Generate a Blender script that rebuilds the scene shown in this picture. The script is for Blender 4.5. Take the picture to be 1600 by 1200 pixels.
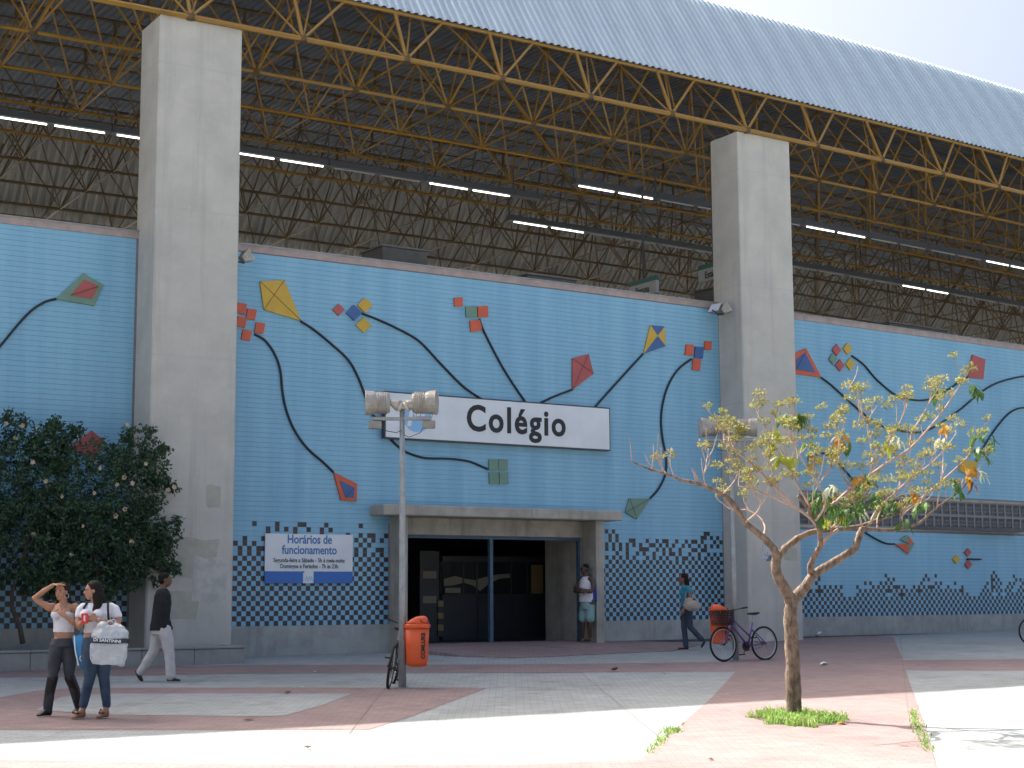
import bpy, bmesh, math, random
import numpy as np
from mathutils import Vector, Matrix, Euler, Quaternion
from math import sin, cos, pi, radians, atan, atan2, sqrt

scene = bpy.context.scene
for o in list(bpy.data.objects): bpy.data.objects.remove(o)
C = scene.collection
random.seed(7); rng = np.random.default_rng(7)

# ------------------------------------------------------------------ camera
CAM = Vector((-12.490236, -30.187019, 1.142955))
RIGHT = Vector((0.8470789, -0.53144186, -0.00518445)); UP = Vector((-0.06595424, -0.11479573, 0.99119725)); FWD = Vector((0.52735886, 0.83928034, 0.13229189))
cd = bpy.data.cameras.new('camera'); cam = bpy.data.objects.new('camera', cd); C.objects.link(cam)
cd.sensor_width = 36; cd.lens = 56.25; cd.clip_end = 2000; cd.clip_start = 0.1
cam.matrix_world = Matrix(((RIGHT.x, UP.x, -FWD.x, CAM.x), (RIGHT.y, UP.y, -FWD.y, CAM.y), (RIGHT.z, UP.z, -FWD.z, CAM.z), (0, 0, 0, 1)))
scene.camera = cam

# ------------------------------------------------------------------ light
SUN_EL, SUN_DIR = 48.0, Vector((-0.42, 0.905, 0)).normalized()      # compass direction towards the sun
w = bpy.data.worlds.new('World'); scene.world = w; w.use_nodes = True
nt = w.node_tree; nt.nodes.clear()
sky = nt.nodes.new('ShaderNodeTexSky'); sky.sky_type = 'NISHITA'; sky.sun_disc = False
sky.sun_elevation = radians(SUN_EL); sky.sun_rotation = atan2(SUN_DIR.x, SUN_DIR.y)
sky.air_density = 0.9; sky.dust_density = 10.0; sky.ozone_density = 0.6
bg = nt.nodes.new('ShaderNodeBackground'); bg.inputs['Strength'].default_value = 0.118
wo = nt.nodes.new('ShaderNodeOutputWorld')
nt.links.new(sky.outputs[0], bg.inputs[0]); nt.links.new(bg.outputs[0], wo.inputs[0])
sd = bpy.data.lights.new('sun', 'SUN'); sd.energy = 4.0; sd.angle = radians(0.5); sd.color = (1.0, 0.96, 0.88)
sun = bpy.data.objects.new('sun', sd); C.objects.link(sun)
tosun = Vector((SUN_DIR.x * cos(radians(SUN_EL)), SUN_DIR.y * cos(radians(SUN_EL)), sin(radians(SUN_EL))))
sun.rotation_euler = tosun.to_track_quat('Z', 'Y').to_euler(); sun.location = (0, 0, 60)
scene.view_settings.view_transform = 'Standard'; scene.view_settings.look = 'None'
scene.view_settings.gamma = 1; scene.view_settings.use_curve_mapping = False
scene.view_settings.exposure = 1.55

# ------------------------------------------------------------------ helpers
CURV = 0.00168243                      # the station stands on a gentle railway curve
def bend(u): return CURV * u * u
def yaw(u): return atan(2 * CURV * u)
def WP(u, off, z): return Vector((u, off + bend(u), z))
def gz(x, y):
    x = max(-60, min(60, x)); y = max(-60, min(8, y))
    return 0.00667 * x + 0.0279 * y - 0.001

class MB:
    """collects simple solids; build() links them as ONE mesh object"""
    def __init__(s): s.v = []; s.f = []; s.m = []
    def add(s, vs, fs, mi=0):
        b = len(s.v); s.v += [tuple(v) for v in vs]; s.f += [tuple(b + i for i in f) for f in fs]; s.m += [mi] * len(fs); return s
    def box(s, a, b, mi=0, M=None):
        x0, y0, z0 = a; x1, y1, z1 = b
        vs = [(x0,y0,z0),(x1,y0,z0),(x1,y1,z0),(x0,y1,z0),(x0,y0,z1),(x1,y0,z1),(x1,y1,z1),(x0,y1,z1)]
        if M: vs = [M @ Vector(v) for v in vs]
        return s.add(vs, [(0,3,2,1),(4,5,6,7),(0,1,5,4),(1,2,6,5),(2,3,7,6),(3,0,4,7)], mi)
    def tube(s, pts, rad, n=8, mi=0, cap=True, closed=False):
        pts = [Vector(p) for p in pts]; k = len(pts)
        if not hasattr(rad, '__len__'): rad = [rad] * k
        t0 = (pts[1] - pts[0]).normalized(); up = Vector((0, 0, 1)) if abs(t0.z) < .9 else Vector((1, 0, 0))
        nx = t0.cross(up).normalized(); vs = []
        for i, p in enumerate(pts):
            if closed: t = (pts[(i + 1) % k] - pts[i - 1]).normalized()
            else: t = (pts[min(i + 1, k - 1)] - pts[max(i - 1, 0)]).normalized()
            nx = (nx - t * nx.dot(t)); nx = nx.normalized() if nx.length > 1e-6 else t.orthogonal().normalized()
            ny = t.cross(nx)
            for j in range(n):
                a = 2 * pi * j / n; vs.append(p + (nx * cos(a) + ny * sin(a)) * rad[i])
        fs = []
        for i in range(k if closed else k - 1):
            a = i * n; b = ((i + 1) % k) * n
            for j in range(n): fs.append((a + j, a + (j + 1) % n, b + (j + 1) % n, b + j))
        if cap and not closed: fs.append(tuple(range(n))[::-1]); fs.append(tuple((k - 1) * n + j for j in range(n)))
        return s.add(vs, fs, mi)
    def lathe(s, prof, n=24, mi=0, M=None, sx=1.0, sy=1.0, cap=True):
        vs = []
        for r, z in prof:
            for j in range(n):
                a = 2 * pi * j / n; vs.append(Vector((r * cos(a) * sx, r * sin(a) * sy, z)))
        if M: vs = [M @ v for v in vs]
        fs = []
        for i in range(len(prof) - 1):
            for j in range(n): fs.append((i*n+j, i*n+(j+1)%n, (i+1)*n+(j+1)%n, (i+1)*n+j))
        if cap: fs.append(tuple(range(n))[::-1]); fs.append(tuple((len(prof)-1)*n+j for j in range(n)))
        return s.add(vs, fs, mi)
    def prism(s, poly, d0, d1, mi=0, M=None):
        """poly in x,z; extruded along y from d0 to d1"""
        area = sum(poly[i][0]*poly[(i+1)%len(poly)][1]-poly[(i+1)%len(poly)][0]*poly[i][1] for i in range(len(poly)))
        if area < 0: poly = poly[::-1]
        n = len(poly)
        vs = [Vector((p[0], d0, p[1])) for p in poly] + [Vector((p[0], d1, p[1])) for p in poly]
        if M: vs = [M @ v for v in vs]
        fs = [tuple(range(n)), tuple(range(2*n-1, n-1, -1))] + [(i, i+n, (i+1)%n+n, (i+1)%n) for i in range(n)]
        return s.add(vs, fs, mi)
    def build(s, name, mat, parent=None, smooth=False, bevel=0, loc=None):
        me = bpy.data.meshes.new(name); me.from_pydata(s.v, [], s.f); me.update()
        mats = mat if isinstance(mat, (list, tuple)) else [mat]
        for m in mats: me.materials.append(m)
        if len(mats) > 1: me.polygons.foreach_set('material_index', s.m)
        if smooth: me.polygons.foreach_set('use_smooth', [True] * len(s.f))
        o = bpy.data.objects.new(name, me); C.objects.link(o)
        if parent: o.parent = parent
        if loc is not None: o.location = loc
        if bevel:
            bm = bmesh.new(); bm.from_mesh(me)
            bmesh.ops.bevel(bm, geom=bm.edges[:], offset=bevel, segments=1, affect='EDGES'); bm.to_mesh(me); bm.free()
        return o

def arr_mesh(name, V, F, mats, mi=None, parent=None, smooth=False, attr=None):
    """fast mesh from numpy arrays of vertices and quads/tris"""
    V = np.asarray(V, np.float32); F = np.asarray(F, np.int32); k = F.shape[1]
    me = bpy.data.meshes.new(name); me.vertices.add(len(V)); me.vertices.foreach_set('co', V.ravel())
    me.loops.add(F.size); me.loops.foreach_set('vertex_index', F.ravel())
    me.polygons.add(len(F)); me.polygons.foreach_set('loop_start', np.arange(0, F.size, k, dtype=np.int32))
    me.update(calc_edges=True)
    for m in mats: me.materials.append(m)
    if mi is not None: me.polygons.foreach_set('material_index', np.asarray(mi, np.int32))
    me.polygons.foreach_set('use_smooth', np.full(len(F), bool(smooth)))
    if attr is not None:
        a = me.attributes.new('tint', 'FLOAT', 'FACE'); a.data.foreach_set('value', np.asarray(attr, np.float32))
    o = bpy.data.objects.new(name, me); C.objects.link(o)
    if parent: o.parent = parent
    return o

def tag(o, label=None, cat=None, group=None, kind=None):
    if label: o['label'] = label
    if cat: o['category'] = cat
    if group: o['group'] = group
    if kind: o['kind'] = kind
    return o
def thing(name, label, cat, loc=(0,0,0), rz=0, group=None):
    o = bpy.data.objects.new(name, None); C.objects.link(o); o.empty_display_size = .2
    o.location = loc; o.rotation_euler = (0, 0, rz); return tag(o, label, cat, group)
def copy_tree(o, parent=None):
    c = o.copy(); C.objects.link(c); c.parent = parent
    for ch in [x for x in C.objects if x.parent == o]: copy_tree(ch, c)
    return c
def text(name, body, size, mat, parent, M, bold=0.0, depth=0.004, align='CENTER', sx=1.0, space=1.0):
    cu = bpy.data.curves.new(name, 'FONT'); cu.body = body; cu.size = size; cu.align_x = align; cu.align_y = 'BOTTOM_BASELINE'
    cu.offset = bold; cu.extrude = depth; cu.space_character = space; cu.resolution_u = 4
    t = bpy.data.objects.new(name, cu); C.objects.link(t)
    dg = bpy.context.evaluated_depsgraph_get(); me = bpy.data.meshes.new_from_object(t.evaluated_get(dg))
    bpy.data.objects.remove(t); me.materials.clear(); me.materials.append(mat)
    o = bpy.data.objects.new(name, me); C.objects.link(o); o.parent = parent
    o.matrix_local = M @ Matrix.Diagonal((sx, 1, 1, 1)); return o
# text lies in x,y; stand it up facing -y
UPR = Matrix.Rotation(radians(90), 4, 'X')

# ------------------------------------------------------------------ materials
def nd(nt, t, **kw):
    n = nt.nodes.new(t)
    for k, v in kw.items():
        if k.startswith('i_'): n.inputs[k[2:].replace('_', ' ')].default_value = v
        else: setattr(n, k, v)
    return n
def mat(name, col, rough=.7, col2=None, scale=3.0, mixlo=.35, mixhi=.7, bump=0, bscale=40, metal=0, emit=None, estr=0,
        stretch=(1,1,1), tint=0, detail=6, spec=None, coat=0, alpha=None, trans=0, sss=0):
    m = bpy.data.materials.new(name); m.use_nodes = True; nt = m.node_tree; b = nt.nodes['Principled BSDF']
    b.inputs['Roughness'].default_value = rough; b.inputs['Metallic'].default_value = metal
    if spec is not None: b.inputs['Specular IOR Level'].default_value = spec
    if coat: b.inputs['Coat Weight'].default_value = coat
    if trans: b.inputs['Transmission Weight'].default_value = trans
    c = (*col, 1); b.inputs['Base Color'].default_value = c
    tc = nd(nt, 'ShaderNodeTexCoord'); mp = nd(nt, 'ShaderNodeMapping'); mp.inputs['Scale'].default_value = stretch
    nt.links.new(tc.outputs['Object'], mp.inputs[0]); out = None
    if col2 is not None:
        n = nd(nt, 'ShaderNodeTexNoise'); n.inputs['Scale'].default_value = scale; n.inputs['Detail'].default_value = detail
        n.inputs['Roughness'].default_value = .6
        nt.links.new(mp.outputs[0], n.inputs['Vector'])
        r = nd(nt, 'ShaderNodeMapRange'); r.inputs[1].default_value = mixlo; r.inputs[2].default_value = mixhi
        nt.links.new(n.outputs[0], r.inputs[0])
        mx = nd(nt, 'ShaderNodeMix', data_type='RGBA'); mx.inputs[6].default_value = c; mx.inputs[7].default_value = (*col2, 1)
        nt.links.new(r.outputs[0], mx.inputs[0]); out = mx.outputs[2]
    if tint:
        at = nd(nt, 'ShaderNodeAttribute'); at.attribute_name = 'tint'
        hs = nd(nt, 'ShaderNodeHueSaturation')
        r = nd(nt, 'ShaderNodeMapRange'); r.inputs[3].default_value = 1 - tint; r.inputs[4].default_value = 1 + tint
        nt.links.new(at.outputs['Fac'], r.inputs[0]); nt.links.new(r.outputs[0], hs.inputs['Value'])
        if out: nt.links.new(out, hs.inputs['Color'])
        else: hs.inputs['Color'].default_value = c
        out = hs.outputs[0]
    if out: nt.links.new(out, b.inputs['Base Color'])
    if bump:
        n = nd(nt, 'ShaderNodeTexNoise'); n.inputs['Scale'].default_value = bscale; n.inputs['Detail'].default_value = 5
        nt.links.new(mp.outputs[0], n.inputs['Vector'])
        bp = nd(nt, 'ShaderNodeBump'); bp.inputs['Strength'].default_value = bump; bp.inputs['Distance'].default_value = .02
        nt.links.new(n.outputs[0], bp.inputs['Height']); nt.links.new(bp.outputs[0], b.inputs['Normal'])
    if emit: b.inputs['Emission Color'].default_value = (*emit, 1); b.inputs['Emission Strength'].default_value = estr
    return m

def concrete(name, base, dark, stain, scale=1.2, lines=0.0):
    """board-marked concrete: cloudy tone, vertical runs of dirt, pores, faint pour lines"""
    m = bpy.data.materials.new(name); m.use_nodes = True; nt = m.node_tree; b = nt.nodes['Principled BSDF']; b.inputs['Roughness'].default_value = .88
    tc = nd(nt, 'ShaderNodeTexCoord')
    def noise(sc, st, det=6, ro=.6):
        mp = nd(nt, 'ShaderNodeMapping'); mp.inputs['Scale'].default_value = st; nt.links.new(tc.outputs['Object'], mp.inputs[0])
        n = nd(nt, 'ShaderNodeTexNoise'); n.inputs['Scale'].default_value = sc; n.inputs['Detail'].default_value = det; n.inputs['Roughness'].default_value = ro
        nt.links.new(mp.outputs[0], n.inputs['Vector']); return n.outputs[0]
    def ramp(s, lo, hi, a=0., bb=1.):
        r = nd(nt, 'ShaderNodeMapRange'); r.inputs[1].default_value = lo; r.inputs[2].default_value = hi; r.inputs[3].default_value = a; r.inputs[4].default_value = bb
        nt.links.new(s, r.inputs[0]); return r.outputs[0]
    def mix(f, a, c2):
        x = nd(nt, 'ShaderNodeMix', data_type='RGBA')
        if isinstance(a, tuple): x.inputs[6].default_value = (*a, 1)
        else: nt.links.new(a, x.inputs[6])
        x.inputs[7].default_value = (*c2, 1); nt.links.new(f, x.inputs[0]); return x.outputs[2]
    c = mix(ramp(noise(scale, (1, 1, 1)), .35, .68, 0, .8), base, dark)
    c = mix(ramp(noise(1.6, (2.2, 2.2, .12), 8, .7), .52, .75, 0, .6), c, stain)
    c = mix(ramp(noise(14, (1, 1, .6), 4, .7), .58, .8, 0, .45), c, tuple(min(1, v * 1.25) for v in base))
    c = mix(ramp(noise(.5, (1, 1, 2.2), 3), .56, .6, 0, .25), c, tuple(v * .8 for v in base))
    if lines:
        sp = nd(nt, 'ShaderNodeSeparateXYZ'); nt.links.new(tc.outputs['Object'], sp.inputs[0])
        wv = nd(nt, 'ShaderNodeMath', operation='PINGPONG'); wv.inputs[1].default_value = lines / 2; nt.links.new(sp.outputs[2], wv.inputs[0])
        c = mix(ramp(wv.outputs[0], .012, .03, .35, 0), c, dark)
    nt.links.new(c, b.inputs['Base Color'])
    bp = nd(nt, 'ShaderNodeBump'); bp.inputs['Strength'].default_value = .35; bp.inputs['Distance'].default_value = .02
    nt.links.new(noise(9, (1.5, 1.5, .5), 8, .7), bp.inputs['Height']); nt.links.new(bp.outputs[0], b.inputs['Normal'])
    return m

M_conc = concrete('pillar concrete', (.56,.54,.49), (.44,.43,.395), (.35,.34,.31), lines=2.9)
M_plinth = concrete('plinth concrete', (.42,.43,.40), (.25,.265,.26), (.17,.175,.165), 2.2)
M_canopy = concrete('canopy concrete', (.44,.41,.35), (.27,.255,.22), (.13,.125,.11), 2.4)
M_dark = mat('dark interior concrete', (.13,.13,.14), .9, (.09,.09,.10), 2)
M_tile = mat('blue glazed tile', (.245,.50,.665), .40, (.195,.42,.60), 1.0, tint=.014, spec=.45, stretch=(2.6,2.6,.16))
M_black = mat('dark brown glazed tile', (.030,.026,.032), .35, (.045,.034,.036), 3, tint=.3)
M_grout = mat('brownish grout', (.22,.21,.24), .9, (.17,.18,.22), 5)
M_coping = mat('pinkish mortar coping', (.46,.36,.33), .9, (.32,.27,.26), 4, bump=.3)
M_kite = {
 'green': mat('sage green panel', (.17,.29,.22), .6, (.14,.24,.19), 3),
 'red': mat('dull red panel', (.45,.11,.10), .6, (.37,.085,.085), 3),
 'yellow': mat('mustard panel', (.62,.40,.055), .6, (.52,.33,.05), 3),
 'orange': mat('orange red panel', (.62,.125,.06), .6, (.52,.10,.055), 3),
 'blue': mat('royal blue panel', (.06,.14,.34), .6, (.05,.115,.28), 3)}
M_string = mat('black kite string', (.012,.02,.03), .5)
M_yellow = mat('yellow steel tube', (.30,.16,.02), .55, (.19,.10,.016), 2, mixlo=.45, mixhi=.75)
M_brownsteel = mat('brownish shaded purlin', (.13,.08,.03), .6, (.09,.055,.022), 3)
M_greysteel = mat('dark grey steel', (.05,.055,.065), .5)
M_galv = mat('galvanised pole steel', (.36,.38,.39), .45, (.27,.29,.30), 8, metal=.4, bump=.1)

# ------------------------------------------------------------------ ground
def paver(name, c1, c2, joint, ang, bw=.20, bh=.10):
    m = bpy.data.materials.new(name); m.use_nodes = True; nt = m.node_tree; b = nt.nodes['Principled BSDF']; b.inputs['Roughness'].default_value = .85
    tc = nd(nt, 'ShaderNodeTexCoord'); mp = nd(nt, 'ShaderNodeMapping'); mp.inputs['Rotation'].default_value = (0, 0, ang)
    nt.links.new(tc.outputs['Object'], mp.inputs[0])
    br = nd(nt, 'ShaderNodeTexBrick'); br.inputs['Scale'].default_value = 1; br.inputs['Brick Width'].default_value = bw; br.inputs['Row Height'].default_value = bh
    br.inputs['Mortar Size'].default_value = .004; br.inputs['Color1'].default_value = (*c1, 1); br.inputs['Color2'].default_value = (*c2, 1); br.inputs['Mortar'].default_value = (*joint, 1)
    br.inputs['Mortar Smooth'].default_value = .3
    nt.links.new(mp.outputs[0], br.inputs[0])
    def noise(sc, lo, hi, a, bb):
        n = nd(nt, 'ShaderNodeTexNoise'); n.inputs['Scale'].default_value = sc; n.inputs['Detail'].default_value = 7; nt.links.new(tc.outputs['Object'], n.inputs['Vector'])
        r = nd(nt, 'ShaderNodeMapRange'); r.inputs[1].default_value = lo; r.inputs[2].default_value = hi; r.inputs[3].default_value = a; r.inputs[4].default_value = bb
        nt.links.new(n.outputs[0], r.inputs[0]); return r.outputs[0]
    hs = nd(nt, 'ShaderNodeHueSaturation'); nt.links.new(br.outputs[0], hs.inputs['Color'])
    mm = nd(nt, 'ShaderNodeMath', operation='MULTIPLY'); nt.links.new(noise(.35, .3, .7, .86, 1.12), mm.inputs[0]); nt.links.new(noise(4, .3, .7, .9, 1.1), mm.inputs[1])
    m3 = nd(nt, 'ShaderNodeMath', operation='MULTIPLY'); nt.links.new(mm.outputs[0], m3.inputs[0]); nt.links.new(noise(1.3, .60, .66, 1.0, .86), m3.inputs[1])
    m4 = nd(nt, 'ShaderNodeMath', operation='MULTIPLY'); nt.links.new(m3.outputs[0], m4.inputs[0]); nt.links.new(noise(13, .70, .74, 1.0, .72), m4.inputs[1])
    nt.links.new(m4.outputs[0], hs.inputs['Value']); nt.links.new(hs.outputs[0], b.inputs['Base Color'])
    bp = nd(nt, 'ShaderNodeBump'); bp.inputs['Strength'].default_value = .6; bp.inputs['Distance'].default_value = .004; bp.invert = True
    nt.links.new(br.outputs['Fac'], bp.inputs['Height']); nt.links.new(bp.outputs[0], b.inputs['Normal'])
    return m
M_pg = paver('grey concrete paver', (.30,.325,.32), (.265,.29,.29), (.16,.16,.15), radians(32))
M_pr = paver('red concrete paver', (.26,.19,.18), (.225,.165,.16), (.14,.11,.105), radians(32))
M_joint = mat('dark paving joint', (.15,.15,.14), .95)

xs = [-400,-120,-60] + [-40+2*i for i in range(46)] + [60,120,400]
ys = [-400,-120,-60] + [-40+2*i for i in range(25)] + [60,120,400]
V = [(x, y, gz(x, y)) for y in ys for x in xs]; n = len(xs)
F = [(j*n+i, j*n+i+1, (j+1)*n+i+1, (j+1)*n+i) for j in range(len(ys)-1) for i in range(n-1)]
g = arr_mesh('ground', V, F, [M_pg]); tag(g, kind='structure')

def sheet(name, poly, lift, m, par=None, kind='structure', zf=None):
    """a flat sheet draped on the ground: poly clipped into a fine grid"""
    bm = bmesh.new(); vs = [bm.verts.new((x, y, 0)) for x, y in poly]; f = bm.faces.new(vs)
    bmesh.ops.triangulate(bm, faces=[f])
    for ax, rg in ((0, range(-20, 26, 2)), (1, range(-26, 8, 2))):
        for k in rg:
            co = Vector((k, 0, 0)) if ax == 0 else Vector((0, k, 0)); no = Vector((1, 0, 0)) if ax == 0 else Vector((0, 1, 0))
            bmesh.ops.bisect_plane(bm, geom=bm.verts[:]+bm.edges[:]+bm.faces[:], plane_co=co, plane_no=no, dist=1e-5)
    for v in bm.verts: v.co.z = (zf or gz)(v.co.x, v.co.y) + lift
    bmesh.ops.recalc_face_normals(bm, faces=bm.faces[:])
    if sum(f.normal.z for f in bm.faces) < 0: bmesh.ops.reverse_faces(bm, faces=bm.faces[:])
    me = bpy.data.meshes.new(name); bm.to_mesh(me); bm.free(); me.materials.append(m)
    o = bpy.data.objects.new(name, me); C.objects.link(o); o.parent = par; return tag(o, kind=kind) if kind else o
P_band1 = [(-14.0,3.0),(-5.51,-.83),(-.56,-2.25),(3.64,-4.46),(7.82,-5.94),(6.17,-7.9),(2.53,-6.23),(-1.4,-4.22),(-6.0,-2.88),(-14.5,1.0)]
P_band2 = [(-7.13,-7.69),(-6.36,-6.69),(-5.56,-5.79),(-4.93,-5.62),(-2.54,-6.9),(.54,-8.69),(-2.63,-12.01),(-3.75,-13.06),(-5.01,-12.34),(-7.83,-10.71),(-12,-8.5),(-12,-5.2)]
P_wedge = [(-6.43,-8.79),(-5.61,-7.11),(-5.18,-6.76),(-3.79,-7.48),(-1.76,-8.63),(-2.99,-10.14),(-3.99,-11.14),(-4.96,-10.54),(-5.94,-9.75)]
P_bottom = [(-8.57,-13.31),(-8.15,-13.64),(-6.1,-15.26),(-3.96,-16.57),(-2.6,-16.85),(-6.49,-22.07),(-12.07,-19.91),(-13,-12)]
P_trap = [(7.82,-5.94),(13.01,.3),(17.36,.3),(17.36,-.7),(11.05,-7.17),(7.53,-10.72),(2.03,-16.32),(-.47,-18.83),(-5,-23.4),(-9,-24),(-2.41,-16.67),(-.15,-14.4),(2.45,-11.79),(6.17,-7.9)]
P_right = [(11.12,-7.1),(13.43,-8.14),(14.66,-8.7),(20,-11.3),(17.4,-13.3),(11.96,-10.83),(10.92,-10.25),(9.08,-9.15)]
for nm, P, l in (('red_paving', P_band1, .004), ('red_paving', P_band2, .004), ('grey_paving', P_wedge, .008), ('red_paving', P_bottom, .004), ('red_paving', P_trap, .008), ('red_paving', P_right, .004)):
    sheet(nm, P, l, M_pg if nm[0] == 'g' else M_pr)
# low ramp up to the doorway
def rampz(x, y):
    t = max(0, min(1, (y + 2.7) / 2.6)); t = t * t * (3 - 2 * t)
    e = max(0, min(1, (x - 3.2) / .5)) * max(0, min(1, (10.9 - x) / 1.9))
    return gz(x, y) + .012 + t * e * (.155 - gz(x, 0))
P_ramp = [(3.4,.3),(3.62,-.9),(3.9,-2.0),(4.62,-2.9),(5.6,-2.95),(6.6,-2.75),(8.86,-2.62),(10.2,-1.6),(11.1,-.9),(11.2,.3)]
ro_ = sheet('doorway_ramp', P_ramp, 0, M_pr, zf=rampz)
bm = bmesh.new(); bm.from_mesh(ro_.data); be = [e for e in bm.edges if len(e.link_faces) == 1]
ex = bmesh.ops.extrude_edge_only(bm, edges=be)
for v in ex['geom']:
    if isinstance(v, bmesh.types.BMVert): v.co.z -= .35
bm.to_mesh(ro_.data); bm.free()
# expansion joints, thin sheets crossing the plaza
def strip(a, b, wd, lift, name='paving_joint'):
    a = Vector((*a, 0)); b = Vector((*b, 0)); d = (b - a).normalized(); q = Vector((-d.y, d.x, 0)) * wd / 2
    n = 14; pts = [a.lerp(b, i / n) for i in range(n + 1)]
    V = [(*(p + s * q).xy, gz(p.x, p.y) + lift) for p in pts for s in (-1, 1)]
    o = arr_mesh(name, V, [(2*i+1, 2*i, 2*i+2, 2*i+3) for i in range(n)], [M_joint]); o['kind'] = 'structure'
J_ = [((-9,-9.9),(2.0,-16.25)), ((-12,-12.1),(-1,-18.6)), ((-7.2,-12.0),(-2.2,-4.4)), ((-4.3,-13.6),(.6,-5.6)), ((-1.2,-15.3),(4.2,-5.7)), ((-7.5,-5.4),(6.2,-13.2)), ((11.6,-6.3),(20,-10)), ((3.2,-14.9),(18,-.3))]
for a, b in J_: strip(a, b, .008, .0125)

# ------------------------------------------------------------------ tiled walls
PITCH = .1
U0, U1 = -30.0, 72.0
ZB, ZT = .6, 8.22
def tile_panel(u_from, u_to, zb, ztop, dark, holes, parent, name='glazed_tiles', uref=0.0):
    c0 = int(math.floor((u_from - uref) / PITCH)) ; c1 = int(math.ceil((u_to - uref) / PITCH)); nr = int(round((ztop - zb) / PITCH))
    cc, rr = np.meshgrid(np.arange(c0, c1), np.arange(nr)); cc = cc.ravel(); rr = rr.ravel()
    ua = uref + cc * PITCH + .0001; ub = ua + PITCH - .0002; za = zb + rr * PITCH + .0028; zb_ = za + PITCH - .0056
    keep = (ua > u_from - .01) & (ub < u_to + .01)
    for (a, b, c, d) in holes: keep &= ~((ub > a) & (ua < b) & (zb_ > c) & (za < d))
    ua, ub, za, zb_, cc, rr = [q[keep] for q in (ua, ub, za, zb_, cc, rr)]
    n = len(ua); dd = .0022 + rng.random(n) * .0002
    V = np.zeros((n, 8, 3), np.float32); e = .0004
    for k, (x, z, y) in enumerate(((ua,za,0),(ub,za,0),(ub,zb_,0),(ua,zb_,0),(ua,za+e,1),(ub,za+e,1),(ub,zb_-e,1),(ua,zb_-e,1))):
        V[:, k, 0] = x; V[:, k, 2] = z; V[:, k, 1] = CURV * x * x - (dd if y else 0)
    b = (np.arange(n) * 8)[:, None, None]
    F = (b + np.array([(4,5,6,7),(0,1,5,4),(1,2,6,5),(2,3,7,6),(3,0,4,7)])[None]).reshape(-1, 4)
    dk = np.array([1 if dark(int(c), int(r)) else 0 for c, r in zip(cc, rr)], np.int32)
    # whole sheets of tiles differ a little, single tiles too
    t = rng.random(n) * .55 + .45 * (np.sin(cc // 3 * 12.9898 + rr // 3 * 78.233) * 43758.5453 % 1)
    return tag(arr_mesh(name, V.reshape(-1, 3), F, [M_tile, M_black], np.repeat(dk, 5), parent, attr=np.repeat(t, 5)), kind='stuff')
def wall_body(u_from, u_to, parts, parent, name, m):
    """parts: list of (u0,u1,y0,y1,z0,z1) offsets, bent along the curve"""
    mb = MB()
    for (a, b, y0, y1, z0, z1) in parts:
        n = max(1, int((b - a) / 1.5))
        V = []
        for i in range(n + 1):
            u = a + (b - a) * i / n; k = bend(u)
            V += [(u, y0 + k, z0), (u, y1 + k, z0), (u, y1 + k, z1), (u, y0 + k, z1)]
        F = []
        for i in range(n):
            p = i * 4; q = p + 4
            for j in range(4): F.append((p + (j + 1) % 4, p + j, q + j, q + (j + 1) % 4))
        F += [(0, 1, 2, 3), (n*4+3, n*4+2, n*4+1, n*4)]
        mb.add(V, F)
    return mb.build(name, m, parent)

# --- mosaic patterns, read off the photograph
ML = {14:[0,2,4],15:[0,2,4,5],16:[-1,1,3],17:[1,5],19:[6,8,10,12,15,18,20,34],20:[3,8,13,14,19,27]}
MLr = {14:[26,28,30,32,34],15:[26,28,31,32,34],16:[27,29,34],17:[26,28,30,32],18:[27,29,30,33]}
def dark_left(c, r):
    c0 = c
    if r <= 13: return (c0 + r) % 2 == 0
    s = set(ML.get(r, [])) | set(MLr.get(r, []))
    if 6 <= c0 <= 25 and r < 19: return (c0 * 7 + r * 5) % 3 == 0 and (c0 + r) % 2 == 0
    return c0 in s
MR = {14:[-2,0,2,4,6,10,12,14,16,19,21,22,24,26,28,30,32],15:[1,4,7,9,12,15,17,18,20,23,26,29,31,33],16:[-2,0,2,4,8,9,10,13,15,17,20,24,25,27,28],
      17:[-2,0,2,4,6,8,11,12,14,16,18,21,23,26,28,30,32],18:[-1,1,5,6,10,13,15,16,19,22,24,25,27,31,33],19:[-1,1,27,28,30,32],20:[-2,0,28,29]}
def dark_right(c, r):
    if r <= 12: return (c + r) % 2 == 0
    if r == 13: return c in (-1,1,3,5,7,9,11,13,15,17,19,21,23,25,27,29,31,33)
    return c in MR.get(r, [])
rr_ = random.Random(5); SET3 = set()
hill = {}
for c in range(0, 400):
    hill[c] = 6 + 2.2 * sin(c * .23 + 1) + 1.6 * sin(c * .071) + rr_.uniform(-1.2, 1.6)
for pk, hh in ((46, 11), (50, 11), (75, 11), (84, 10), (88, 10), (30, 9), (10, 9.5)):
    for c in range(pk - 6, pk + 7):
        if c in hill: hill[c] = max(hill[c], hh - abs(c - pk) * .8)
for c in range(0, 400):
    for r in range(5, 12):
        if (c + r) % 2 == 0 and r <= hill[c] and rr_.random() > .06 * (r - 4): SET3.add((c, r))
        elif rr_.random() < .06 and r <= hill[c] + .5: SET3.add((c, r))
def dark_far(c, r): return (c + r) % 2 == 0 if r <= 4 else (c, r) in SET3
def dark_near(c, r): return (c + r) % 2 == 0 if r <= 16 else (r < 22 and (c * 13 + r * 7) % 5 == 0)

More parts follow.
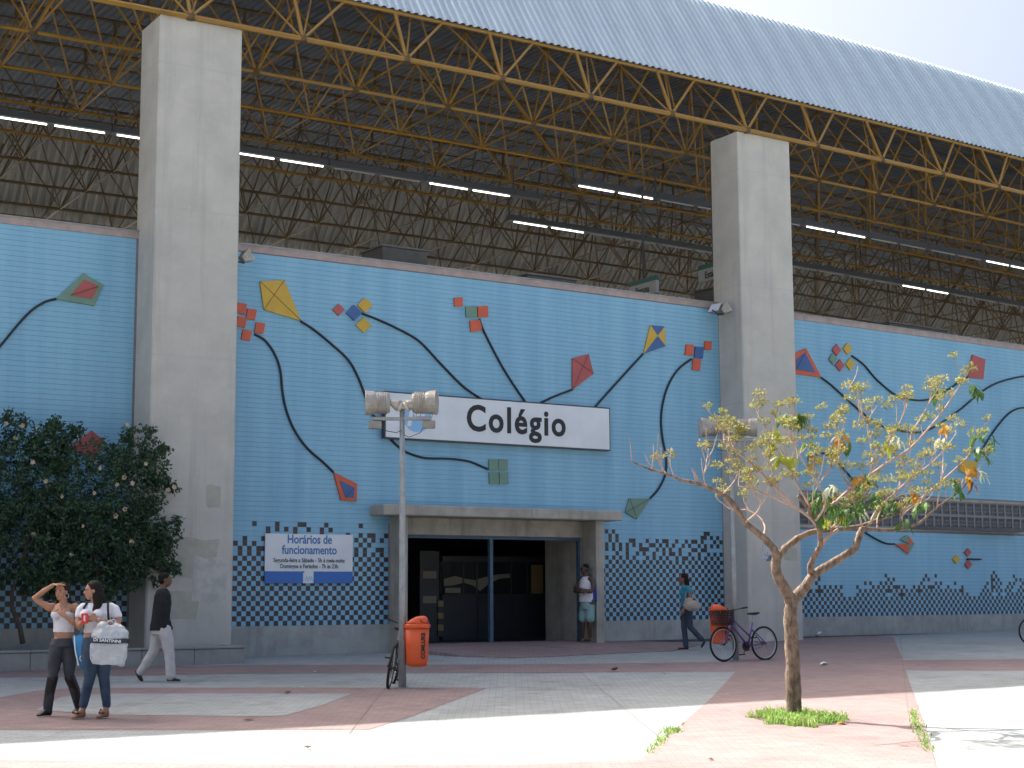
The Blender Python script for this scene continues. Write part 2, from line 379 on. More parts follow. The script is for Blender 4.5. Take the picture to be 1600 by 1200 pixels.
def wall_thing(label, u0, u1, zplinth, holes_body=None):
    return thing('tiled_wall', label, 'wall', WP((u0 + u1) / 2, 0, 0))
def panel(label, u0, u1, zb, dark, uref, holes=(), bodies=None):
    t = bpy.data.objects.new('tiled_wall', None); C.objects.link(t); tag(t, label, 'wall')
    t.location = WP((u0 + u1) / 2, 0, .0); inv = Matrix.Translation(-t.location)
    ps = []
    wall = wall_body(u0, u1, bodies or [(u0, u1, 0, .3, zb, ZT)], None, 'backing', M_grout); ps.append(wall)
    ps.append(tile_panel(u0, u1, zb, ZT, dark, holes, None, uref=uref))
    ps.append(wall_body(u0, u1, [(u0, u1, -.022, .32, ZT, ZT + .14)], None, 'coping', M_coping))
    ps.append(wall_body(u0, u1, [(u0, u1, -.05, .34, ZT + .14, ZT + .165)], None, 'flashing', M_galv))
    for o in ps: o.parent = t; o.matrix_parent_inverse = inv
    return t, inv
def plinth(t, inv, segs, zt):
    for (a, b) in segs:
        o = wall_body(a, b, [(a, b, -.03, .3, -.3, zt)], None, 'plinth', M_plinth); o.parent = t; o.matrix_parent_inverse = inv
DOOR = (3.42, 8.62, 0, 2.86)
tn, iv = panel('blue tiled wall left of the left pillar, behind the flowering shrub', U0, -2.23, .62, dark_near, 0.02); plinth(tn, iv, [(U0, -2.23)], .62)
tm, ivm = panel('blue tiled wall between the two pillars, with the doorway and the name sign', -.48, 12.74, ZB, lambda c, r: False, .0,
    holes=[(DOOR[0], DOOR[1], 0, 3.1)] + [(-.5, 3.42, 0, 2.695), (8.62, 12.8, 0, 2.695)], bodies=[(-.48, 3.42, 0, .3, .6, ZT), (3.42, 8.62, 0, .3, 3.1, ZT), (8.62, 12.74, 0, .3, .6, ZT)])
for (a, b, dk, ur, zb) in ((-.48, 3.42, dark_left, -.03, .60), (8.62, 12.74, dark_right, 9.28, .60)):
    o = tile_panel(a, b, zb, zb + 2.1, dk, [], None, uref=ur); o.parent = tm; o.matrix_parent_inverse = ivm
plinth(tm, ivm, [(-.48, 3.40)], .60); plinth(tm, ivm, [(8.66, 12.74)], .60)
VT = (15.3, U1 - .5, 2.90, 3.74)
tf, ivf = panel('blue tiled wall right of the right pillar, with a band of ventilation blocks', 14.42, U1, .616, dark_far, 15.40, holes=[VT],
    bodies=[(14.42, U1, 0, .3, .6, VT[2]), (14.42, U1, 0, .3, VT[3], ZT), (14.42, VT[0], 0, .3, VT[2], VT[3])]); plinth(tf, ivf, [(14.42, U1)], .616)

# ventilation blocks: two courses of slotted concrete blocks
M_vent = mat('vent block concrete', (.27,.27,.275), .9, (.18,.18,.19), 4)
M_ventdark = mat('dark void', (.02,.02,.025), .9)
bw_ = .345; bh_ = .385
mb = MB()
mb.box((0, -.02, 0), (bw_, .06, .035)); mb.box((0, -.02, bh_-.035), (bw_, .06, bh_)); mb.box((0, -.02, .035), (.032, .06, bh_-.035)); mb.box((bw_-.032, -.02, .035), (bw_, .06, bh_-.035))
for k in range(1, 5): mb.box((.032 + k * .0562 - .008, 0.0, .035), (.032 + k * .0562 + .008, .05, bh_-.035))
for k in range(1, 3): mb.box((.033, .006, .035 + k * .105 - .008), (bw_-.033, .046, .035 + k * .105 + .008))
vb = mb.build('vent_block', M_vent, None)
first = True; nb = int((VT[1] - VT[0]) / bw_)
for r in range(2):
    for k in range(nb):
        u = VT[0] + k * bw_; o = vb if first else vb.copy()
        if not first: C.objects.link(o)
        first = False; o.parent = tf; o.matrix_parent_inverse = ivf; o.location = WP(u, 0.02, VT[2] + .035 + r * bh_); o.rotation_euler.z = yaw(u + .17)
o = wall_body(VT[0], VT[1], [(VT[0], VT[1], -.02, .28, VT[2] - .03, VT[2] + .035), (VT[0], VT[1], -.02, .28, VT[3] - .03, VT[3] + .03)], None, 'vent_ledge', M_canopy); o.parent = tf; o.matrix_parent_inverse = ivf
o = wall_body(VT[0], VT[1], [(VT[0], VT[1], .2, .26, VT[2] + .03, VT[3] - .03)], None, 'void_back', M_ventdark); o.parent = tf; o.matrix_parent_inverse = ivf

# ------------------------------------------------------------------ pillars
def pillar(u0, u1, label):
    mid = (u0 + u1) / 2; t = thing('concrete_pillar', label, 'pillar', WP(mid, 0, 0), 0)
    mb = MB(); w2 = (u1 - u0) / 2
    mb.box((-w2, -.93, -.5), (w2, .15, 12.57)); o = mb.build('shaft', M_conc, t, bevel=.03)
    mb = MB(); mb.box((-w2 + .3, -.85, 12.57), (w2 - .3, .0, 12.6)); mb.build('bearing_plate', M_greysteel, t)
    return t
pl = pillar(-2.23, -.50, 'thick square concrete pillar nearer the camera, beside the flowering shrub')
pr = pillar(12.72, 14.43, 'thick square concrete pillar farther off, behind the bare tree and the purple bicycle')
pillar(-17.3, -15.6, 'concrete pillar out of frame to the left'); pillar(27.8, 29.5, 'concrete pillar out of frame to the right')
# repainted patches and torn poster remains stuck on the pillar faces
M_patch = mat('pale cement patch', (.44,.43,.36), .9, (.36,.35,.31), 5)
M_patch2 = mat('dark scribbled patch', (.42,.42,.40), .9, (.53,.515,.47), 6, mixlo=.4, mixhi=.6)
M_paper = mat('torn paper', (.52,.54,.56), .85, (.10,.12,.16), 7, mixlo=.5, mixhi=.58)
def patch(par, x0, z0, w_, h_, m, name='paint_patch', seed=0, d=.003):
    r = random.Random(seed); pts = []
    for (a, b) in ((0,0),(.33,0),(.66,0),(1,0),(1,.5),(1,1),(.66,1),(.33,1),(0,1),(0,.5)): pts.append((x0 + w_ * (a + r.uniform(-.05,.05)), z0 + h_ * (b + r.uniform(-.05,.05))))
    mb = MB(); mb.prism(pts, -.93 - d, -.925); return mb.build(name, m, par)
patch(pl, -.30, 1.55, .85, .75, M_patch, seed=1); patch(pl, .05, 1.1, .7, .85, M_patch2, seed=3, d=.005); patch(pl, .28, 2.9, .3, .42, M_patch, seed=2); patch(pl, -.45, .75, .6, .55, M_patch, seed=5)
patch(pr, -.40, 2.0, .5, .42, M_paper, 'torn_poster', seed=7); patch(pr, .3, 2.0, .4, .3, M_patch, seed=8)

# ------------------------------------------------------------------ doorway
t = thing('doorway_canopy', 'raw concrete portal frame with flat canopy round the station doorway', 'portal', WP(6, 0, 0)); cx = 6.0; cy = bend(6.0)
def L(b, name, m, **k): return b.build(name, m, t, **k)
b = MB(); b.box((2.93 - cx, -.68, 2.86), (9.05 - cx, .05, 3.085)); L(b, 'canopy_slab', M_canopy, bevel=.02)
b = MB(); b.box((3.40 - cx, -.5, 0), (3.60 - cx, .2, 2.858)); L(b, 'jamb', M_canopy, bevel=.01)
b = MB(); b.box((8.42 - cx, -.5, 0), (8.64 - cx, .2, 2.858)); L(b, 'jamb', M_canopy, bevel=.01)
b = MB(); b.box((3.602 - cx, .02, 2.49), (8.418 - cx, .3, 2.857)); L(b, 'lintel_beam', M_canopy, bevel=.01)
b = MB(); b.box((8.42 - cx, .21, 0), (8.64 - cx, 1.6, 2.86)); L(b, 'passage_wall', M_canopy)
b = MB(); b.box((3.40 - cx, .21, 0), (3.60 - cx, 1.6, 2.86)); L(b, 'passage_wall', M_canopy)
M_bluesteel = mat('blue grey painted steel', (.06,.12,.19), .5, (.05,.09,.14), 6)
b = MB(); b.box((3.602 - cx, .12, 2.425), (8.418 - cx, .24, 2.488)); L(b, 'head_rail', M_bluesteel)
b = MB(); b.box((6.0 - cx, .13, .15), (6.08 - cx, .23, 2.424)); L(b, 'door_post', M_bluesteel)
b = MB(); b.box((8.36 - cx, .13, .12), (8.417 - cx, .21, 2.424)); L(b, 'door_post', M_bluesteel)
M_yline = mat('yellow painted threshold line', (.55,.36,.03), .7)
b = MB(); b.box((3.61 - cx, .05, .10), (8.35 - cx, .11, .158)); L(b, 'threshold_strip', M_yline)

# entrance hall behind the doorway
def shell(name, boxes, m, kind='structure'):
    b = MB(); [b.box(*q) for q in boxes]; o = b.build(name, m); o['kind'] = kind; return o
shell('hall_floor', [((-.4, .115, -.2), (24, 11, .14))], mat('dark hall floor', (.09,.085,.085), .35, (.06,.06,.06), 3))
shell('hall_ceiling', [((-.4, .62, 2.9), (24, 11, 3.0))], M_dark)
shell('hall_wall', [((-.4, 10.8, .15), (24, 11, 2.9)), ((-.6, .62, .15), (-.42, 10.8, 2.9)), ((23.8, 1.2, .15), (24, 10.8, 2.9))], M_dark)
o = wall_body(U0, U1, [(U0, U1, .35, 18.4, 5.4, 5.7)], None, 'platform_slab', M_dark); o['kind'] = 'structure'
o = wall_body(U0, U1, [(U0, U1, 18.5, 18.8, 0, 9.2)], None, 'far_platform_wall', M_conc); tag(o, 'plain concrete wall on the far side of the platforms', 'wall')
# ticket booth
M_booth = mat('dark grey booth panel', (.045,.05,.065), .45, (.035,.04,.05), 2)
M_glass = mat('booth glass', (.03,.035,.04), .05, spec=.8)
M_pale = mat('pale notice', (.30,.27,.21), .7); M_pale2 = mat('cream notice', (.36,.27,.12), .7)  # M_pale also serves the shapes standing in for booth glass reflections
bt = thing('ticket_booth', 'dark ticket booth with a glazed front seen through the doorway', 'booth', (6.45, 3.12, .14))
for k in range(3):
    b = MB(); b.box((k * 1.0, 0, 0), (k * 1.0 + .985, .05, 1.05)); b.build('lower_panel', M_booth, bt, bevel=.01)
b = MB(); b.box((0, -.02, 1.05), (3.0, .1, 1.09)); b.box((0, -.02, 1.86), (3.0, .1, 1.98)); b.build('window_frame', M_greysteel, bt)
for x0, x1 in ((.02,.56),(.60,.94),(.98,1.9),(1.96,2.4),(2.44,2.98)):
    b = MB(); b.box((x0, .02, 1.09), (x1, .035, 1.86)); b.build('glass_pane', M_glass, bt)
for x in (.58, .96, 1.93, 2.42): b = MB(); b.box((x - .02, -.01, 1.09), (x + .02, .06, 1.86)); b.build('mullion', M_greysteel, bt)
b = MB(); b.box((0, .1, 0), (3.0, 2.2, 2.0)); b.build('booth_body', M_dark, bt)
b = MB(); b.box((2.52, -.012, 1.1), (2.86, .018, 1.8)); b.build('notice', M_pale2, bt)
b = MB(); b.prism([(.05,1.45),(.35,1.52),(.62,1.46),(.9,1.42),(1.2,1.50),(1.55,1.56),(1.9,1.58),(1.9,1.48),(1.6,1.46),(1.3,1.34),(1.05,1.16),(.85,1.30),(.6,1.36),(.3,1.30),(.05,1.28)], -.006, .012); b.prism([(.08,1.12),(.5,1.12),(.5,1.24),(.08,1.24)], -.006, .012); b.build('banner', M_pale, bt)  # pale solid shapes standing in for reflections in the booth glass
pn = thing('notice_board', 'dark notice board with two pale sheets left inside the doorway', 'notice board', (6.08, 3.0, .14))
b = MB(); b.box((-.3, 0, 0), (.22, .05, 2.1)); b.build('board', M_greysteel, pn)
for z in (1.46, .88): b = MB(); b.box((-.22, -.01, z), (.14, -.001, z + .17)); b.build('sheet', M_pale, pn)
po = thing('striped_post', 'black and yellow striped post at the left end of the ticket booth', 'post', (6.32, 2.95, .14))
for k in range(6): b = MB(); b.box((-.07, 0, .1 + k * .14), (.07, .1, .1 + k * .14 + .139)); b.build('stripe', M_pale2 if k % 2 else M_greysteel, po)

# ------------------------------------------------------------------ name sign and opening-hours board
M_white = mat('white sign enamel', (.74,.77,.80), .4, (.66,.70,.74), 2); M_ink = mat('black lettering', (.012,.013,.018), .5)
M_lblue = mat('pale blue logo', (.25,.50,.78), .5); M_blue = mat('blue board band', (.035,.15,.48), .45); M_txtblue = mat('blue lettering', (.05,.17,.42), .5)
uc = 6.16
sg = thing('station_sign', 'long white sign reading Colégio over the station doorway', 'sign', WP(uc, 0, 5.01), yaw(uc))
b = MB(); b.box((-2.985, -.16, -.505), (2.985, -.03, .505)); b.build('sign_frame', M_greysteel, sg)
b = MB(); b.box((-2.955, -.168, -.475), (2.955, -.155, .475)); b.build('sign_panel', M_white, sg)
for x in (-1.0, 1.0): b = MB(); b.box((x - .04, -.031, -.35), (x + .04, .02, .35)); b.build('bracket', M_greysteel, sg)
text('lettering', 'Colégio', .80, M_ink, sg, Matrix.Translation((.38, -.172, -.22)) @ UPR, bold=.020, sx=.92, space=1.16)
b = MB(); b.prism([(.36 * cos(a) - 2.20, .36 * sin(a) + .02) for a in [2*pi*k/32 for k in range(32)]], -.171, -.1685); b.build('logo', M_lblue, sg)
b = MB(); b.prism([(-2.44,-.22),(-2.34,-.22),(-2.30,.10),(-2.2,-.08),(-2.10,.10),(-2.06,-.22),(-1.96,-.22),(-2.05,.28),(-2.2,.06),(-2.35,.28)][::-1], -.174, -.1715); b.build('logo', M_white, sg)
uc = 1.525
bd = thing('hours_board', 'white and blue board with the opening hours, left of the doorway', 'sign', WP(uc, 0, 1.955), yaw(uc))
b = MB(); b.box((-.985, -.05, -.26), (.985, -.025, .5)); b.build('board_panel', M_white, bd)
b = MB(); b.box((-.985, -.05, -.5), (-.14, -.025, -.262)); b.box((.095, -.05, -.5), (.985, -.025, -.262)); b.build('blue_band', M_blue, bd)
b = MB(); b.prism([(-.20,-.5),(.095,-.5),(.095,-.262),(-.02,-.2),(-.10,-.262),(-.14,-.30)], -.049, -.025); b.build('band_centre', M_white, bd)
b = MB()
for x in (-.09, -.03, .02): b.tube([(x, -.052, -.46), (x + .03, -.052, -.36), (x + .06, -.052, -.46)], .006, 5)
b.build('logo', M_lblue, bd)
def bt_(s, size, z, m, bold, sx=.9): text('lettering', s, size, m, bd, Matrix.Translation((0.0, -.053, z)) @ UPR, bold=bold, depth=.002, sx=sx)
bt_('Horários de', .25, .31, M_txtblue, .005, .82); bt_('funcionamento', .25, .095, M_txtblue, .005, .82)
bt_('Segunda-feira a Sábado - 5h à meia-noite', .122, -.075, M_ink, .0016, .80); bt_('Domingos e Feriados - 7h às 23h', .122, -.195, M_ink, .0016, .80)

# ------------------------------------------------------------------ kites on the wall
KITES = [
 ('green kite with a red inner panel, high on the wall left of the left pillar',[('green', [(-3.83, 6.86), (-3.32, 7.41), (-2.92, 7.22), (-3.09, 6.79)]), ('red', [(-3.57, 6.95), (-3.3, 7.29), (-3.02, 7.18), (-3.15, 6.92)])],[[(-3.83, 6.86), (-4.04, 6.78), (-4.28, 6.6), (-4.51, 6.33), (-4.85, 5.86), (-5.18, 5.43)]],[(-3.57, 6.95), (-3.02, 7.18)]),
 ('red kite half hidden behind the top of the flowering shrub',[('red', [(-3.53, 4.01), (-3.07, 4.36), (-2.8, 4.16), (-2.99, 3.83)])],[[(-3.53, 3.98), (-3.76, 3.81), (-4.06, 3.72), (-4.39, 3.7), (-4.77, 3.69), (-5.12, 3.64)]],[(-3.53, 4.01), (-2.8, 4.16)]),
 ('large plain yellow kite beside the left pillar',[('yellow', [(0.34, 7.62), (0.88, 7.7), (1.27, 6.88), (0.44, 7.04)])],[[(1.27, 6.87), (1.57, 6.72), (2.02, 6.42), (2.39, 6.13), (2.62, 5.78), (2.81, 5.35), (2.93, 5.05), (3.3, 4.75)]],[(0.34, 7.62), (1.27, 6.88)]),
 ('kite of five orange squares just right of the left pillar',[('orange', [(-0.13, 7.13), (0.06, 7.12), (0.02, 6.9), (-0.17, 6.92)]), ('orange', [(0.08, 7.03), (0.28, 7.02), (0.24, 6.8), (0.05, 6.82)]), ('orange', [(-0.13, 6.85), (0.06, 6.84), (0.03, 6.63), (-0.16, 6.64)]), ('orange', [(0.27, 6.76), (0.47, 6.75), (0.43, 6.53), (0.24, 6.55)]), ('orange', [(-0.01, 6.59), (0.18, 6.57), (0.14, 6.36), (-0.05, 6.38)])],[[(0.25, 6.51), (0.49, 6.39), (0.71, 6.11), (0.83, 5.79), (0.88, 5.39), (0.97, 5.0), (1.16, 4.59), (1.45, 4.23), (1.82, 3.95), (2.06, 3.75)]],None),
 ('orange kite with a blue centre left of the doorway canopy',[('orange', [(2.06, 3.75), (2.6, 3.53), (2.6, 3.16), (2.23, 3.17)]), ('blue', [(2.19, 3.58), (2.54, 3.44), (2.52, 3.23), (2.33, 3.24)])],[],[(2.33, 3.24), (2.54, 3.44)]),
 ('kite of one blue, one dark red and two yellow squares',[('red', [(2.14, 7.32), (2.28, 7.21), (2.14, 7.06), (2.0, 7.18)]), ('blue', [(2.5, 7.33), (2.7, 7.18), (2.51, 6.99), (2.32, 7.14)]), ('yellow', [(2.76, 7.51), (2.95, 7.37), (2.76, 7.19), (2.58, 7.33)]), ('yellow', [(2.73, 7.08), (2.92, 6.93), (2.74, 6.75), (2.55, 6.9)])],[[(2.7, 7.16), (3.0, 7.09), (3.54, 6.92), (4.1, 6.68), (4.66, 6.21), (5.24, 5.75), (5.77, 5.48)]],None),
 ('kite of three orange squares and one green square',[('orange', [(4.98, 7.73), (5.19, 7.76), (5.2, 7.56), (4.99, 7.53)]), ('green', [(5.28, 7.56), (5.56, 7.6), (5.57, 7.35), (5.29, 7.32)]), ('orange', [(5.59, 7.59), (5.86, 7.63), (5.87, 7.38), (5.6, 7.35)]), ('orange', [(5.38, 7.25), (5.67, 7.3), (5.7, 7.06), (5.41, 7.0)])],[[(5.64, 7.32), (5.74, 7.08), (6.08, 6.53), (6.42, 6.05), (6.9, 5.48)]],None),
 ('plain dark red kite above the station name sign',[('red', [(8.18, 6.62), (8.64, 6.76), (8.78, 6.31), (8.17, 5.89)])],[[(8.17, 5.89), (7.64, 5.69), (7.2, 5.49)]],[(8.17, 5.89), (8.64, 6.76)]),
 ('kite quartered in yellow and blue triangles',[('yellow', [(10.51, 7.61), (10.72, 7.37), (10.28, 6.9)]), ('blue', [(10.51, 7.61), (10.94, 7.62), (10.72, 7.37)]), ('yellow', [(10.94, 7.62), (10.97, 7.14), (10.72, 7.37)]), ('blue', [(10.28, 6.9), (10.72, 7.37), (10.97, 7.14)])],[[(10.28, 6.9), (9.88, 6.53), (9.4, 6.08), (8.79, 5.5)]],None),
 ('kite of three orange squares round a blue square near the right pillar',[('orange', [(11.62, 7.24), (11.86, 7.25), (11.82, 6.98), (11.58, 6.97)]), ('blue', [(11.91, 7.21), (12.18, 7.22), (12.14, 6.93), (11.87, 6.93)]), ('orange', [(12.22, 7.37), (12.45, 7.38), (12.42, 7.17), (12.2, 7.16)]), ('orange', [(11.83, 6.9), (12.08, 6.9), (12.04, 6.63), (11.8, 6.63)])],[[(11.78, 6.89), (11.4, 6.64), (11.11, 6.31), (10.91, 5.91), (10.8, 5.43), (10.82, 4.97), (10.93, 4.44), (10.9, 4.06), (10.7, 3.71), (10.42, 3.45)]],None),
 ('plain green kite right of the doorway canopy',[('green', [(9.78, 3.43), (10.42, 3.45), (10.0, 2.95), (9.66, 3.1)])],[],[(9.66, 3.1), (10.42, 3.45)]),
 ('block of four green squares under the station name sign',[('green', [(5.88, 4.18), (6.12, 4.19), (6.12, 3.95), (5.88, 3.94)]), ('green', [(6.14, 4.19), (6.37, 4.2), (6.37, 3.96), (6.13, 3.95)]), ('green', [(5.88, 3.89), (6.12, 3.91), (6.13, 3.65), (5.89, 3.63)]), ('green', [(6.15, 3.9), (6.38, 3.92), (6.39, 3.66), (6.15, 3.64)])],[[(3.41, 4.5), (3.63, 4.33), (3.87, 4.22), (4.26, 4.14), (4.83, 4.15), (5.32, 4.12), (5.65, 4.03), (5.85, 3.96)]],None),
 ('orange kite with a blue centre just right of the right pillar',[('orange', [(15.25, 7.31), (15.69, 7.49), (16.22, 6.77), (15.23, 6.79)]), ('blue', [(15.31, 7.16), (15.64, 7.37), (15.99, 6.88), (15.3, 6.91)])],[[(16.22, 6.77), (16.62, 6.58), (17.32, 6.17), (18.04, 5.79), (18.65, 5.57)]],[(15.3, 6.91), (15.64, 7.37)]),
 ('kite of two dark red, two yellow and one green square',[('red', [(16.83, 7.7), (17.0, 7.55), (16.82, 7.38), (16.66, 7.53)]), ('yellow', [(17.25, 7.77), (17.41, 7.62), (17.23, 7.45), (17.07, 7.6)]), ('green', [(16.68, 7.44), (16.83, 7.3), (16.67, 7.14), (16.52, 7.28)]), ('red', [(16.94, 7.3), (17.1, 7.15), (16.92, 6.98), (16.76, 7.13)]), ('yellow', [(17.33, 7.37), (17.49, 7.22), (17.31, 7.04), (17.15, 7.19)])],[[(17.4, 7.44), (17.86, 7.23), (18.34, 6.87), (19.08, 6.51), (19.86, 6.42), (20.55, 6.51), (21.22, 6.79), (21.79, 7.08), (22.14, 7.24)]],None),
 ('plain dark red kite on the right wall near the top of the bare tree',[('red', [(22.38, 7.89), (22.95, 7.8), (22.82, 7.23), (22.14, 7.22)])],[[(18.65, 5.6), (19.8, 5.53), (20.61, 5.73), (21.74, 6.28), (22.62, 6.8), (23.51, 7.18), (24.73, 7.46), (25.99, 7.63)]],None),
 ('golden kite behind the right end of the bare tree',[('yellow', [(21.57, 4.57), (21.73, 4.87), (22.4, 4.86), (22.23, 4.42)])],[[(22.34, 4.84), (22.65, 5.22), (23.18, 5.74), (23.74, 6.19), (24.17, 6.42), (24.66, 6.53), (25.91, 6.64)]],None),
 ('green and orange kite under the ventilation blocks',[('green', [(19.02, 2.62), (19.33, 2.75), (19.35, 2.51)]), ('orange', [(19.33, 2.75), (19.58, 2.51), (19.35, 2.51)]), ('orange', [(18.81, 2.5), (19.35, 2.51), (19.33, 2.24)]), ('green', [(19.35, 2.51), (19.58, 2.51), (19.33, 2.24)])],[[(18.81, 2.5), (18.49, 2.51), (18.12, 2.61), (17.69, 2.78)]],None),
 ('kite of red and yellow squares behind the branches above the ventilation blocks',[('red', [(15.68, 4.71), (15.89, 4.72), (15.88, 4.54), (15.67, 4.53)]), ('yellow', [(15.96, 4.68), (16.17, 4.69), (16.16, 4.5), (15.95, 4.5)]), ('yellow', [(15.65, 4.48), (15.86, 4.49), (15.85, 4.31), (15.64, 4.3)])],[[(15.95, 4.73), (16.18, 4.8), (16.69, 4.62), (17.04, 4.35), (17.34, 4.09), (17.45, 3.78)]],None),
 ('small kite of one yellow and two red squares low on the right wall',[('yellow', [(21.31, 2.24), (21.45, 2.12), (21.29, 2.0), (21.15, 2.12)]), ('red', [(21.82, 2.43), (21.96, 2.32), (21.8, 2.2), (21.66, 2.31)]), ('red', [(21.82, 2.11), (21.97, 1.98), (21.8, 1.86), (21.66, 1.98)])],[[(21.77, 2.13), (22.38, 2.13)]],None),
]
for lab, pieces, strings, cross in KITES:
    allp = [p for c, q in pieces for p in q]; ku = sum(p[0] for p in allp) / len(allp); kz = sum(p[1] for p in allp) / len(allp)
    base = WP(ku, 0, kz); t = thing('wall_kite', lab, 'kite relief', base)
    def lp(p, off): v = WP(p[0], off, p[1]) - base; return v
    framed = len(pieces) == 2 and len(pieces[1][1]) == 4 and pieces[0][0] != pieces[1][0] and len(pieces[0][1]) == 4 and cross is not None
    for k, (c, q) in enumerate(pieces):
        d = .062 if framed and k == 1 else .05
        a = sum(q[i][0]*q[(i+1)%len(q)][1]-q[(i+1)%len(q)][0]*q[i][1] for i in range(len(q)))
        if a < 0: q = q[::-1]
        n = len(q); vs = [lp(p, -d) for p in q] + [lp(p, -.008) for p in q]
        b = MB(); b.add(vs, [tuple(range(n)), tuple(range(2*n-1, n-1, -1))] + [(i, i+n, (i+1)%n+n, (i+1)%n) for i in range(n)]); b.build('panel', M_kite[c], t)
    if cross:
        b = MB(); b.tube([lp(cross[0], -.066 if framed else -.053), lp(cross[1], -.066 if framed else -.053)], .006, 5); b.build('seam', M_greysteel, t)
        if not framed and len(pieces[0][1]) == 4:
            q = pieces[0][1]; far = [p for p in q if tuple(p) not in (tuple(cross[0]), tuple(cross[1]))]
            if len(far) == 2: b = MB(); b.tube([lp(far[0], -.053), lp(far[1], -.053)], .006, 5); b.build('seam', M_greysteel, t)
    for s in strings:
        pts = [lp(p, -.03) for p in s]; sm = []
        for i in range(len(pts) - 1):      # Catmull-Rom through the bends
            p0, p1, p2, p3 = pts[max(i-1,0)], pts[i], pts[i+1], pts[min(i+2,len(pts)-1)]
            for k in range(6):
                x = k / 6; sm.append(.5 * ((2*p1) + (p2-p0)*x + (2*p0-5*p1+4*p2-p3)*x*x + (3*p1-p0-3*p2+p3)*x**3))
        sm.append(pts[-1]); b = MB(); b.tube(sm, .026, 6); b.build('string', M_string, t, smooth=True)

# ------------------------------------------------------------------ roof
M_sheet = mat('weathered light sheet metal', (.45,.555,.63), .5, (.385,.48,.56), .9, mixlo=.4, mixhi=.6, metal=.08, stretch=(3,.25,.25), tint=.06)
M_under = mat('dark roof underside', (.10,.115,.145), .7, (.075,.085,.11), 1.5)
M_farsheet = mat('grey far sheet', (.34,.34,.32), .65, (.24,.24,.235), 1.2, stretch=(2,.4,.4))
roof = thing('station_roof', 'long light blue corrugated metal roof on a yellow steel space frame', 'roof', (0, 0, 13.09))
def RP(u, off, z): return WP(u, off, z) - Vector((0, 0, 13))
def corr(u0, n, prof, per=.2, dep=.04):
    """one corrugated sheet: n ribs wide from 0, following prof [(off,z)..]; mesh local to (u0)"""
    V = []; F = []; xs_ = []
    for k in range(n):
        for a, h in ((0, 0), (.32, 0), (.48, 1), (.84, 1), (1.0, 0)):
            xs_.append(((k + a) * per, h * dep)) if not (k and a == 0) else None
    m = len(xs_)
    for i, (o_, z_) in enumerate(prof):
        i0, i1 = max(0, i-1), min(len(prof)-1, i+1); d = Vector((0, prof[i1][0]-prof[i0][0], prof[i1][1]-prof[i0][1])).normalized(); nrm = Vector((0, -d.z, d.y))
        if nrm.z < 0: nrm = -nrm
        for x, h in xs_: V.append((x, o_ + nrm.y * h, z_ + nrm.z * h))
    for i in range(len(prof)-1):
        for j in range(m-1): F.append((i*m+j, i*m+j+1, (i+1)*m+j+1, (i+1)*m+j))
    # thickness
    n0 = len(V); V2 = [(x, y, z - .006) for x, y, z in V]; F2 = [tuple(n0 + q for q in f[::-1]) for f in F]
    return V + V2, F + F2
def sheets(name, prof, m, u0, u1, tintv, per=.2, dep=.04, n=5):
    wd = n * per; V, F = corr(0, n, prof, per, dep); me0 = None; u = u0
    mb = MB(); mb.add(V, F); o0 = mb.build(name, m, roof)
    k = 0
    while u < u1:
        o = o0 if k == 0 else o0.copy()
        if k: C.objects.link(o)
        o.location = RP(u, 0, 13); o.rotation_euler.z = yaw(u + .5) ; k += 1; u += wd
# fascia: steep band above the eaves, slightly curved at its head
PF = [(-.50, 13.78 - 13), (.10, 14.68 - 13), (.85, 15.84 - 13), (1.50, 16.82 - 13), (1.75, 17.02 - 13)]
M_sheetA = M_sheet
sheets('fascia_sheet', PF, M_sheetA, -30, 73, .1)
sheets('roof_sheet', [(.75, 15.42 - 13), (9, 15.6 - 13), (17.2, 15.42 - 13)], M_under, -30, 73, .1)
sheets('far_fascia_sheet', [(16.8, 15.35 - 13), (18.75, 12.62 - 13)], M_farsheet, -30, 73, .1, .27, .075, 4)

